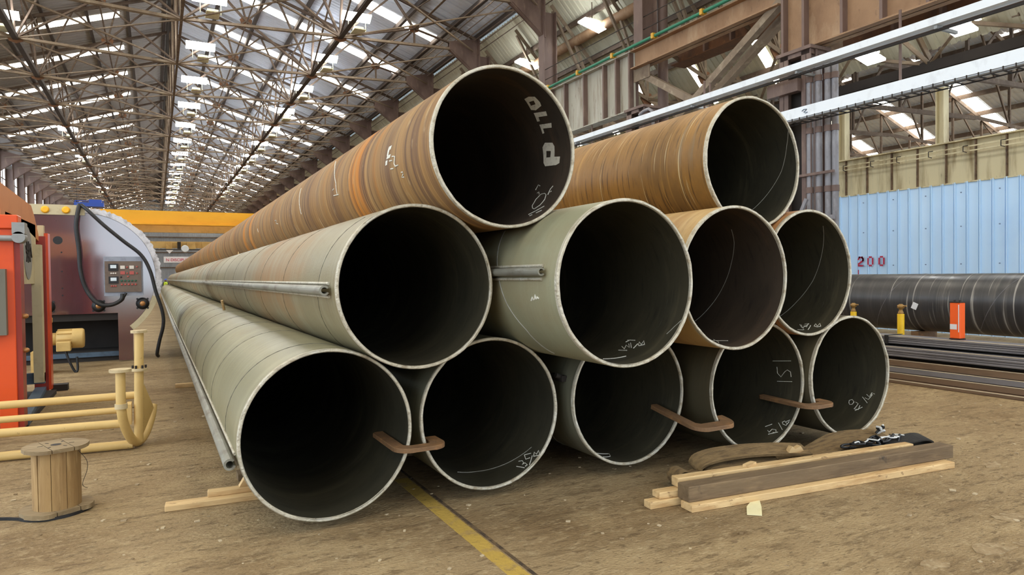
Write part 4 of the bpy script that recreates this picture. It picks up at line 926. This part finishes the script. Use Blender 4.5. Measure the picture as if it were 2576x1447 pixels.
sp = [(3.74+.1*(1-i/34)*cos(i*.52)+.004*i, 4.22-.002*i, .085+.075*(1-i/34)*sin(i*.52)) for i in range(28)]
b = B().ribbon(smooth(sp, 2), (.03, .16, 0), .012); b.ribbon(smooth([(3.84, 4.22, .09), (3.95, 4.2, .1), (4.1, 4.18, .06), (4.3, 4.16, .015)]), (.03, .16, 0), .012)
part('lifting_sling', b, M['strap'], label='rolled end of a brown webbing sling behind the pale batten', cat='sling', group='webbing slings')
b = B().ribbon(smooth([(5.2, 4.14, .05), (5.4, 4.18, .08), (5.7, 4.22, .125), (5.95, 4.23, .13), (6.2, 4.23, .115), (6.45, 4.23, .09), (6.53, 4.22, .06)]), (.08, .26, .07), .014)
part('lifting_sling', b, M['strap'], label='wide brown webbing sling lying flat in front of the last pipe', cat='sling', group='webbing slings')
b = B().ribbon(smooth([(5.0, 4.02, .02), (5.15, 4.02, .07), (5.35, 4.0, .1), (5.6, 3.97, .08), (5.8, 3.96, .02)]), (.05, .16, .0), .012)
part('lifting_sling', b, M['strap'], label='short humped length of brown webbing behind the batten', cat='sling', group='webbing slings')
b = B().ribbon(smooth([(5.85, 3.97, .04), (6.05, 3.97, .08), (6.3, 3.96, .115), (6.55, 3.95, .125), (6.68, 3.94, .1), (6.68, 3.94, .05), (6.55, 3.95, .025)]), (.05, .16, .03), .014)
part('lifting_sling', b, [M['strap_black']], label='black loop end of a sling beyond the dark beam', cat='sling', group='webbing slings')
t = thing('cable_tangle', (6.0, 4.0, .1), 'tangle of black cord and white plastic ties on the slings', 'cord')
rnd = random.Random(3)
for i in range(7):
    p = [(5.7+.09*i+rnd.uniform(-.12, .12), 4.0+rnd.uniform(-.06, .08), .13+rnd.uniform(-.02, .04)) for _ in range(5)]
    part('cord', B().tube(smooth(p, 5), .012, 6), M['black'], t)
for i in range(5):
    x = 5.65+.14*i; p = [(x+.05*q_+rnd.uniform(-.02, .02), 3.98+rnd.uniform(-.04, .06), .165+rnd.uniform(-.02, .02)) for q_ in range(4)]
    part('plastic_tie', B().tube(smooth(p, 4), .007, 5), M['tie_white'], t)
for i in range(4):
    p = [(6.38+rnd.uniform(-.06, .06), 4.2+rnd.uniform(-.05, .05), .15+rnd.uniform(-.03, .06)) for _ in range(5)]
    part('cord', B().tube(smooth(p, 5), .011, 6), M['black'] if i % 2 else M['tie_white'], t)
part('rag_scrap', B().prism([(0, 0), (.05, .05), (.09, .02), (.16, .04), (.2, -.01), (.08, -.03)], lambda u, v: (5.0+u, 4.17, .13+v), (.01, .05, 0)), M['wood_light'], label='small torn pale scrap on the folded sling', cat='scrap')

# ================================================================== right side: black pipe, bars, posts
t = thing('steel_pipe', (13.0, 10, .59), 'long black coated pipe lying in front of the blue wall', 'pipe')
b = pipe_shell(13.0, 1.0, 1.135, 40, .545, .525, 96, 50); part('shell', b, [M['black_pipe'], M['bore']], t)
helb = B(); hp = [(13.0+.546*cos(a), 1.5+1.9*a/(2*pi), 1.135+.546*sin(a)) for a in [2*pi*i/40.0 for i in range(40*8)]]
helb.tube(hp, .004, 4); part('weld_seam', helb, M['bar_grey'], t)
for y, a in ((7.55, 185), (5.6, 182)):
    c = Vector((13+.55*cos(radians(a)), y, 1.135+.55*sin(radians(a)))); part('paint_patch', B().box(c, (.01, .1, .12), Matrix.Rotation(.4, 3, 'X')), M['white_label'], t)
for n, y in enumerate((2.2, 5.0, 7.7, 10.6, 14)):
    part('support_block', B().span(12.7, 13.3, y-.07, y+.07, 0, .59), M['clip'], label='%s brown support block under the black pipe from the right' % ORD[n], cat='block', group='supports under the black pipe')
n = 0
def bar_thing(x0, x1, z0, z1, mt, label, y0=.5, y1=13.0, top=True, yaw=0):
    """steel flat bars; end pieces rest on each other"""
    b = B(); b.span(x0, x1, y0, y1, z0, z1-.004)
    o = part('steel_bar', b, M[mt], bevel=.007, label=label, cat='steel bar', group='stacked steel bars by the black pipe')
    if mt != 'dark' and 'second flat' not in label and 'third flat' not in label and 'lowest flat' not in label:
        e_ = part('worn_edge_highlight', B().span(x0+.001, x0+.05, y0, y1, z1-.004, z1-.001), M['bar_highlight'], None); e_.parent = o; e_.location = Vector(e_.location)-Vector(o.location)  # pale strip paints a highlight along the worn top edge
    return o
zz = .0
lay = [  # x0, x1, z0, z1, material, label
 (10.12, 10.55, .0, .05, 'bar_brown', 'lowest brown bar on the floor in front'),
 (10.25, 10.8, .05, .14, 'bar_brown', 'second bar from the floor, dark brown'),
 (10.33, 10.9, .14, .225, 'bar_grey', 'third bar from the floor, dark grey'),
 (10.41, 11.0, .225, .325, 'bar_brown', 'fourth bar from the floor, reddish brown'),
 (10.6, 11.05, .325, .375, 'dark', 'recessed dark filler for the shaded gap under the middle grey bundle'),  # filler bar; the gap's shade is put into its dark colour
 (10.45, 11.05, .375, .412, 'bar_grey', 'lowest flat of the middle grey bundle'), (10.455, 11.05, .412, .449, 'bar_grey', 'second flat of the middle grey bundle'),
 (10.445, 11.05, .449, .486, 'bar_grey', 'third flat of the middle grey bundle'), (10.46, 11.05, .486, .525, 'bar_grey', 'topmost flat of the middle grey bundle'),
 (10.75, 11.0, .525, .56, 'dark', 'recessed dark filler for the shaded gap between the two grey bundles'),  # another filler, coloured dark as the shade of the gap
 (10.62, 11.0, .56, .59, 'bar_grey', 'lowest flat of the top grey bundle'), (10.615, 11.0, .59, .62, 'bar_grey', 'second flat of the top grey bundle'),
 (10.625, 11.0, .62, .65, 'bar_grey', 'third flat of the top grey bundle'), (10.62, 11.0, .65, .685, 'bar_grey', 'topmost flat of the top grey bundle')]
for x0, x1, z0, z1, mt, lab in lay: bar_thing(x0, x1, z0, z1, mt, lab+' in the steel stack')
b = B().span(10.6, 10.612, 6.87, 6.93, .55, .69); b.span(10.6, 11.01, 6.87, 6.93, .685, .692); part('steel_band', b, M['black'], label='dark steel band round the top bundle of bars', cat='band')
for n, (x, y, z1, lab) in enumerate(((11.3, 7.09, 1.175, 'yellow post with a brass head standing clear in front of the black pipe'), (12.0, 8.47, 1.13, 'yellow post with a brass head just behind the last stacked pipe'))):
    t = thing('yellow_post', (x, y, 0), lab, 'post', 'yellow posts')
    part('post_tube', B().cyl((x, y, 0), (x, y, z1-.17), .055, 14), M['post_yellow'], t)
    part('head', B().lathe((x, y, z1-.17), (0, 0, 1), [(0, .04), (.03, .045), (.05, .03), (.09, .03), (.1, .055), (.15, .055), (.16, .03), (.17, .03)], 14), M['brass'], t)
    part('handle', B().tube([(x, y, z1-.05), (x-.02, y-.11, z1-.03)], .013, 8), M['brass'], t)
x, y = 10.85, 5.92
t = thing('orange_post', (x, y, .685), 'square bright orange post with a pale label in front of the black pipe', 'post')
part('post_body', B().span(x-.07, x+.07, y-.077, y+.077, .7, 1.25), M['post_orange'], t, bevel=.01)
part('foot', B().span(x-.075, x+.075, y-.082, y+.082, .686, .7), M['dark'], t)
part('top_cap', B().span(x-.075, x+.075, y-.082, y+.082, 1.25, 1.265).cyl((x, y+.04, 1.265), (x, y+.04, 1.29), .018, 8).cyl((x, y-.04, 1.265), (x, y-.04, 1.285), .018, 8), M['dark'], t)
part('sticker', B().span(x-.0745, x-.071, y-.03, y+.07, .84, .92), M['white_label'], t, label='pale grey label')
part('stripe', B().span(x-.0745, x-.071, y-.062, y-.05, .8, 1.22), M['white_label'], t)

# ================================================================== left side machines
# ---- maroon round-ended machine
MY = 16.8
t = thing('winding_machine', (-1.1, MY+.6, 0), 'large maroon round-ended machine with a control panel and rough white edge', 'machine')
CX, CZ, CR = -1.35, 1.83, 1.47
def arc(r, a0, a1, n=36): return [(CX+r*cos(radians(a0+(a1-a0)*i/n)), CZ+r*sin(radians(a0+(a1-a0)*i/n))) for i in range(n+1)]
face = [(-3.4, 1.05), (-.73, 1.05), (-.73, .02), (-.46, .02)] + arc(1.35, -48, 90) + [(-3.4, CZ+1.35)]
part('face_plate', B().prism(face, lambda u, v: (u, MY, v), (0, .06, 0)), M['maroon'], t)
part('back_body', B().prism([(-3.4, .9), (-.6, .9), (-.6, .3)] + arc(1.3, -40, 90) + [(-3.4, CZ+1.3)], lambda u, v: (u, MY+.08, v), (0, 1.6, 0)), M['dark'], t)
# rough white rim around the right side, cream top strip
def rim_strip(r0, r1, a0, a1, n, dep, jit=0):
    rnd = random.Random(5); b = B(); vs = []
    for i in range(n+1):
        a = radians(a0+(a1-a0)*i/n); j = rnd.uniform(-jit, jit)
        for r, y in ((r0, MY-.02), (r1+j, MY-.02), (r1+j, MY+dep), (r0, MY+dep)): vs.append((CX+r*cos(a), y, CZ+r*sin(a)))
    fs = [(i*4+k, i*4+(k+1) % 4, i*4+4+(k+1) % 4, i*4+4+k) for i in range(n) for k in range(4)]
    return b.add(vs, fs+[(3, 2, 1, 0), (n*4, n*4+1, n*4+2, n*4+3)])
part('rough_edge', rim_strip(1.355, CR, -18, 88, 70, 1.7, .018), M['white_rough'], t, label='rough white edge')
part('cream_edge', rim_strip(1.355, CR, -52, -18, 16, .5, 0), M['cream'], t, label='cream edge strip')
part('top_strip', B().span(-3.4, CX+.06, MY-.03, MY+.2, CZ+1.3, CZ+1.51), M['cream'], t, label='cream strip along the top')
for x in (-1.98, -1.62): part('yellow_cap', B().lathe((x, MY-.03, CZ+1.4), (0, -1, 0), [(0, .07), (.02, .075), (.04, .05)], 14), M['crane_yellow'], t)
part('lifting_hole', B().lathe((-2.38, MY-.028, CZ+1.42), (0, -1, 0), [(0, .08), (.006, .08)], 18), M['dark'], t)
part('port_hole', B().lathe((-1.78, MY+.002, 2.6), (0, -1, 0), [(0, .085), (.006, .085)], 22), M['black'], t)
for x, z in ((-1.98, 1.22), (-1.08, 1.21), (-.26, 1.24)):
    hub = thing('bearing_hub', (x, MY, z), parent=t)
    bb = B().lathe((x, MY, z), (0, -1, 0), [(0, .13), (.03, .13), (.035, .1), (.06, .1), (.07, .07)], 22)
    for k in range(4): a = pi/4+k*pi/2; bb.cyl((x+.14*cos(a), MY, z+.14*sin(a)), (x+.14*cos(a), MY-.03, z+.14*sin(a)), .022, 8)
    part('hub_housing', bb, M['black'], hub); part('hub_centre', B().lathe((x, MY-.07, z), (0, -1, 0), [(0, .055), (.015, .05), (.02, .012)], 14), M['bronze'], hub)
for z in (2.35, 1.95, 1.6, 1.45): part('bolt_hole', B().lathe((-1.72, MY+.001, z), (0, -1, 0), [(0, .016), (.004, .016)], 10), M['black'], t)
part('base_plinth', B().span(-3.4, -.73, MY+.35, MY+1.2, 0, .22), M['dark'], t)
part('recess_back', B().span(-3.4, -.6, MY+1.2, MY+1.3, 0, 1.1), M['dark'], t)  # dark plate added so the opening looks deep in shade
part('recess_beam', B().span(-3.4, -.73, MY+.3, MY+.35, .1, .2), M['blue_steel'], t)
# control panel
cp = thing('control_panel', (-.6, MY-.06, 1.5), parent=t)
part('cabinet', B().span(-.97, -.24, MY-.1, MY, 1.42, 2.26), M['panel_box'], cp)
part('face', B().span(-.95, -.27, MY-.13, MY-.1, 1.5, 2.16), M['panel'], cp)
def pbox(name, u, v, w, h, m, d=.02): part(name, B().span(-.95+u-w/2, -.95+u+w/2, MY-.13-d, MY-.13, 2.16-v-h/2, 2.16-v+h/2), M[m], cp)
for v in (.13, .4):
    pbox('meter_frame', .16, v, .18, .15, 'black', .025); pbox('meter_face', .16, v-.015, .11, .07, 'gauge', .03)
for u, v in ((.33, .13), (.5, .13), (.33, .25), (.5, .25)): pbox('label_plate', u, v, .085, .07, 'button_white' if v < .2 else 'button_red')
for u in (.12, .16, .2):
    for v, m in ((.26, 'button_white'), (.53, 'button_red')):
        part('button', B().lathe((-.95+u, MY-.13, 2.16-v), (0, -1, 0), [(0, .018), (.02, .018), (.025, .01)], 10), M[m], cp)
for i in range(5):
    for v, m in ((.42, 'button_green'), (.5, 'button_red')):
        part('button', B().lathe((-.95+.31+.065*i, MY-.13, 2.16-v), (0, -1, 0), [(0, .022), (.02, .022), (.028, .012)], 10), M[m], cp)
for u, v in ((.415, .13), (.415, .26), (.6, .12), (.6, .26), (.3, .34), (.43, .33)): part('button', B().lathe((-.95+u, MY-.13, 2.16-v), (0, -1, 0), [(0, .018), (.02, .018), (.025, .01)], 10), M['button_red' if u > .4 else 'black'], cp)
# black cables on the machine
def cable(pts, r, label):
    part('power_cable', B().tube(smooth(pts, 6), r, 10), M['black'], label=label, cat='cable', group='black cables on the maroon machine')
y = MY-.12
cable([(-1.35, y+.08, 3.35), (-1.2, y-.02, 3.2), (-.95, y-.04, 2.93), (-.6, y-.05, 2.6), (-.27, y-.06, 2.3), (-.1, y-.06, 1.95), (.0, y-.06, 1.5), (.12, y-.05, 1.05), (.13, y, .75), (.05, y+.1, .4), (.0, y+.2, .12), (0.02, y+.4, .04)], .036, 'thick black cable draped over the right side of the maroon machine')
cable([(-1.38, y+.09, 3.36), (-1.42, y, 3.1), (-1.44, y-.02, 2.85), (-1.4, y-.02, 2.4), (-1.38, y-.03, 1.95), (-1.28, y-.04, 1.55), (-1.08, y-.09, 1.27), (-.85, y-.09, 1.23), (-.66, y-.06, 1.33), (-.63, y-.03, 1.46)], .042, 'thick black cable looping down to the control panel')
cable([(-.72, y-.06, 1.29), (-.64, y-.05, 1.36), (-.56, y-.03, 1.48)], .025, 'thin black cable entering the bottom of the control panel')
# gear motor in the recess
x, y, z = -1.9, 15.5, .64
t = thing('gear_motor', (x+.3, y, 0), 'cream-yellow gear motor in the dark opening of the maroon machine', 'motor')
part('motor_body', B().lathe((x+.2, y, z), (1, 0, 0), [(0, .15), (.03, .17), (.28, .17)], 22), M['motor'], t)
for i in range(10):
    a = 2*pi*i/10; part('cooling_fin', B().bar((x+.22, y+.178*cos(a), z+.178*sin(a)), (x+.46, y+.178*cos(a), z+.178*sin(a)), .012, .03, up=(0, cos(a), sin(a))), M['motor'], t)
part('fan_cover', B().lathe((x+.46, y, z), (1, 0, 0), [(0, .19), (.16, .19), (.19, .17), (.195, .06)], 22), M['motor'], t)
part('terminal_box', B().span(x+.22, x+.45, y-.3, y-.12, z-.22, z-.04), M['motor'], t, bevel=.01)
part('gear_housing', B().span(x-.06, x+.06, y-.2, y+.2, z-.22, z+.42).cyl((x+.06, y, z), (x+.2, y, z), .12, 16).box((x+.08, y, z+.36), (.1, .3, .1)), M['motor'], t, bevel=.01)
part('mounting_plate', B().span(x-.2, x+.1, y-.15, y+.3, 0, z-.22), M['motor'], t)
part('cable', B().tube(smooth([(x+.36, y-.22, z-.2), (x+.4, y-.24, z-.36), (x+.5, y-.24, .03), (x+.55, y-.24, .06), (x+.54, y-.22, .3)]), .022, 8), M['black'], t)

# ---- orange cabinet at the left edge
t = thing('orange_machine', (-2.3, 11, 0), 'orange-red framed machine with a tan sloping hood at the left edge', 'machine')
part('front_post', B().span(-1.60, -1.43, 9.5, 9.56, .06, 2.36), M['orange'], t, bevel=.006)
part('post_return', B().span(-1.43, -1.375, 9.52, 9.75, .06, 2.36), M['orange_dark'], t)
part('front_panel', B().span(-2.6, -1.60, 9.55, 9.6, .1, 2.55), M['maroon'], t)
part('post_cap', B().span(-1.62, -1.38, 9.46, 9.7, 2.36, 2.52), M['orange'], t, bevel=.01)
part('hinge_box', B().span(-1.43, -1.31, 9.4, 9.6, 2.3, 2.43).cyl((-1.37, 9.4, 2.26), (-1.37, 9.6, 2.26), .065, 16), M['grey_box'], t, label='grey cast hinge block')
part('hinge_pipe', B().cyl((-2.4, 9.44, 2.25), (-1.4, 9.44, 2.25), .035, 14), M['grey_box'], t)
part('door_plate', B().span(-1.75, -1.50, 9.4, 9.5, 1.15, 1.9), M['grey_sheet'], t, label='grey plate on the front')
part('bolt', B().lathe((-1.375, 9.64, .95), (1, 0, 0), [(0, .03), (.03, .03), (.05, .015)], 10), M['bronze'], t)
part('bolt', B().lathe((-1.375, 9.64, 1.35), (1, 0, 0), [(0, .03), (.03, .03), (.05, .015)], 10), M['bronze'], t)
part('side_sheet', B().span(-2.2, -2.12, 10, 13.0, .3, 2.4), M['grey_sheet'], t)
for i in range(7): part('sheet_rib', B().span(-2.12, -2.07, 10.4+.37*i, 10.5+.37*i, .3, 2.1), M['grey_sheet'], t)
part('cream_post', B().span(-1.62, -1.5, 12.1, 12.3, .25, 2.3), M['cream'], t)
part('cream_panel', B().span(-1.62, -1.58, 10.0, 12.3, 1.72, 2.6), M['cream'], t)
ov = [( .33*cos(2*pi*i/24)+11.55, 2.15+.37*sin(2*pi*i/24)) for i in range(24)]
ov_p = part('badge', B().prism(ov, lambda u, v: (-1.579, u, v), (.006, 0, 0)), M['grey_box'], t, label='grey oval badge with a dark scrawled emblem')
rnd = random.Random(11); q = B()
for k in range(3):
    q.tube(smooth([(-1.57, 11.38+.14*k+.03*sin(i*2.1+k), 2.3-.05*i+.03*cos(i*1.7+k)) for i in range(6)], 4), .012, 5)
q.tube(smooth([(-1.57, 11.32, 2.25), (-1.57, 11.5, 2.1), (-1.57, 11.65, 2.28), (-1.57, 11.8, 2.1)], 4), .012, 5)
part('emblem', q, M['dark'], ov_p)
part('rear_post', B().span(-1.68, -1.5, 12.6, 12.66, .06, 2.45), M['orange_dark'], t)
part('rear_post_edge', B().span(-1.53, -1.47, 12.66, 12.9, .06, 2.5), M['orange'], t)
part('lug', B().span(-1.6, -1.52, 12.62, 12.75, 2.45, 2.62), M['cream'], t)
part('base_rail', B().bar((-1.45, 9.9, .07), (-1.6, 12.6, .07), .14, .1), M['blue_steel'], t)
part('cross_rail', B().span(-2.2, -1.5, 12.2, 12.3, .22, .38), M['blue_steel'], t)
b = B().prism([(9.72, 2.5), (11.4, 2.5), (12.72, 2.36), (12.55, 2.5), (12.25, 2.72), (11.95, 2.86), (9.72, 2.92)], lambda u, v: (-3.2, u, v), (1.62, 0, 0))
b.prism([(9.72, 2.92), (11.95, 2.86), (11.6, 3.05), (9.72, 3.12)], lambda u, v: (-3.2, u, v), (1.3, 0, 0))
part('hood', b, M['hood'], t, label='tan-orange sloping hood')
part('base_block', B().span(-2.6, -1.4, 9.48, 12.6, 0, .06), M['dark'], t)
part('brick', B().span(-1.5, -1.28, 12.85, 13.05, 0, .1), M['dark'], label='dark block lying on the floor behind the orange machine', cat='block')

# ---- cream-yellow pipe frame
t = thing('pipe_rack', (-.8, 8.2, 0), 'cream-yellow welded pipe frame with flanged uprights lying on the floor', 'pipe rack')
r = .045
hoop = smooth([(-.33, 7.78, .84), (-.33, 7.78, .5), (-.31, 7.84, .3), (-.255, 7.97, .12), (-.2, 8.1, .048), (-.13, 8.26, .1), (-.075, 8.42, .24), (-.055, 8.5, .36)], 8)
part('curved_arm', B().tube(hoop, r, 14), M['rack'], t)
part('upright', B().cyl((-.19, 8.1, .05), (-.165, 8.1, 1.2), r, 14), M['rack'], t)
part('weld_collar', B().cyl((-.33, 7.78, .47), (-.33, 7.78, .52), .058, 14), M['rack_top'], t)
for (x, y, z, rr) in ((-.33, 7.78, .84, .1), (-.17, 8.1, .80, .075), (-.167, 8.1, 1.2, .078)):
    part('flange', B().cyl((x, y, z), (x, y, z+.028), rr, 22), M['rack_top'], t)
for k in range(6): a = k*pi/3; part('flange_bolt', B().cyl((-.17+.06*cos(a), 8.1+.06*sin(a), .828), (-.17+.06*cos(a), 8.1+.06*sin(a), .86), .012, 6), M['dark'], t)
part('gusset_plate', B().prism([(0, .75), (.01, .1), (.12, .34), (.11, .38)], lambda u, v: (-.165+u, 8.12+u*2.6, v), (.0, .02, 0)), M['rack'], t)
part('rail', B().cyl((-2.6, 8.45, .51), (-.2, 8.35, .51), .04, 14), M['rack'], t)
part('rail', B().cyl((-2.6, 8.35, .385), (-.28, 8.2, .385), .033, 14), M['rack'], t)
part('rail', B().cyl((-2.6, 8.1, .31), (-.3, 7.86, .305), .042, 14), M['rack'], t)
part('rail', B().cyl((-2.6, 8.25, .05), (-.24, 8.02, .05), .045, 14), M['rack'], t)
part('end_bracket', B().span(-.29, -.25, 8.05, 8.25, .25, .46), M['rack'], t)

# ---- wooden cable spool
sx, sy = -.695, 6.14
t = thing('cable_spool', (sx, sy, 0), 'small weathered wooden cable spool standing on the floor', 'spool')
NST = 10
for k in range(NST):
    gp = .012 if k != 6 else .05; a0, a1 = 2*pi*k/NST+gp+.2, 2*pi*(k+1)/NST-.012+.2; rr0, rr1 = .128, .158
    poly = []
    for i in range(5): a = a0+(a1-a0)*i/4; poly.append((rr1*cos(a), rr1*sin(a)))
    for i in range(5): a = a1-(a1-a0)*i/4; poly.append((rr0*cos(a), rr0*sin(a)))
    part('stave', B().prism(poly, lambda u, v: (sx+u, sy+v, .05), (0, 0, .435)), M['wood'], t)
def flange_board(z, h, r, cut, ang, mt):
    for i in range(3):
        w0, w1 = -r+i*2*r/3+.003, -r+(i+1)*2*r/3-.003; poly = []
        pts = [w0+(w1-w0)*k/6 for k in range(7)]
        up = [(w, min(cut, sqrt(max(r*r-w*w, .002)))) for w in pts]; poly = up+[(w, -v) for w, v in reversed(up)]
        ca, sa = cos(ang), sin(ang)
        part('flange_board', B().prism(poly, lambda u, v: (sx+u*ca-v*sa, sy+u*sa+v*ca, z), (0, 0, h)), M[mt], t)
flange_board(.485, .028, .215, .19, .35, 'wood_grey'); flange_board(.016, .034, .24, .19, .5, 'wood_grey')
part('arbor_hole', B().cyl((sx, sy, .5125), (sx, sy, .5145), .035, 16), M['dark'], t)
for k in range(6): a = k*pi/3+.2; part('bolt_slot', B().box((sx+.1*cos(a), sy+.1*sin(a), .5135), (.035, .008, .002), Matrix.Rotation(a, 3, 'Z')), M['dark'], t)
part('spool_wire', B().tube(smooth([(sx+.15, sy-.06, .46), (sx+.2, sy-.06, .38), (sx+.2, sy-.05, .3), (sx+.17, sy-.06, .2), (sx+.2, sy-.04, .16)]), .002, 5), M['dark'], t)
pts = [(sx-.02+.3*cos(a)*.8, sy+.03+.24*sin(a), .011) for a in [radians(210+i*8) for i in range(23)]]
part('rubber_belt', B().ribbon([(-1.6, 6.2, .012), (-1.2, 6.2, .012), (-1.0, 6.1, .012)]+pts, (0, .0, .022), .01), M['black'], label='black rubber strip curling round the base of the spool', cat='strip')

# ---- person far away beyond the pipe ends
px, py = .93, 79.0
verts = [(0, 0, .95), (0, 0, 1.2), (0, 0, 1.45), (0, 0, 1.55), (0, 0, 1.65), (0, 0, 1.74), (.11, 0, .9), (.13, 0, .48), (.13, 0, .08), (.13, -.14, .04), (-.11, 0, .9), (-.13, 0, .48), (-.13, 0, .08), (-.13, -.14, .04),
         (.2, 0, 1.42), (.27, 0, 1.15), (.26, -.1, .92), (-.2, 0, 1.42), (-.27, 0, 1.15), (-.26, -.1, .92)]
edges = [(0, 1), (1, 2), (2, 3), (3, 4), (4, 5), (0, 6), (6, 7), (7, 8), (8, 9), (0, 10), (10, 11), (11, 12), (12, 13), (2, 14), (14, 15), (15, 16), (2, 17), (17, 18), (18, 19)]
rad = [.15, .16, .15, .06, .1, .09, .09, .065, .045, .04, .09, .065, .045, .04, .07, .05, .04, .07, .05, .04]
me = bpy.data.meshes.new('body'); me.from_pydata(verts, edges, [])
t = thing('person', (px, py, 0), 'person in a lime hi-vis vest and blue helmet far behind the pipe ends', 'person')
o = bpy.data.objects.new('body', me); COL.objects.link(o); o.parent = t; me.materials.append(M['trousers'])
md = o.modifiers.new('skin', 'SKIN')
for i, rr in enumerate(rad): me.skin_vertices[0].data[i].radius = (rr, rr*.8)
me.skin_vertices[0].data[0].use_root = True
o.modifiers.new('sub', 'SUBSURF').levels = 1
part('head', B().lathe((px, py, 1.56), (0, 0, 1), [(0, .05), (.04, .085), (.12, .095), (.18, .085), (.21, .04)], 14), M['skin'], t)
part('vest', B().lathe((px, py, 1.0), (0, 0, 1), [(0, .19), (.25, .2), (.42, .2), (.5, .12)], 16), M['vest'], t)
part('helmet', B().lathe((px, py, 1.68), (0, 0, 1), [(0, .14), (.015, .125), (.08, .115), (.13, .07), (.14, .02)], 16), M['helmet'], t)
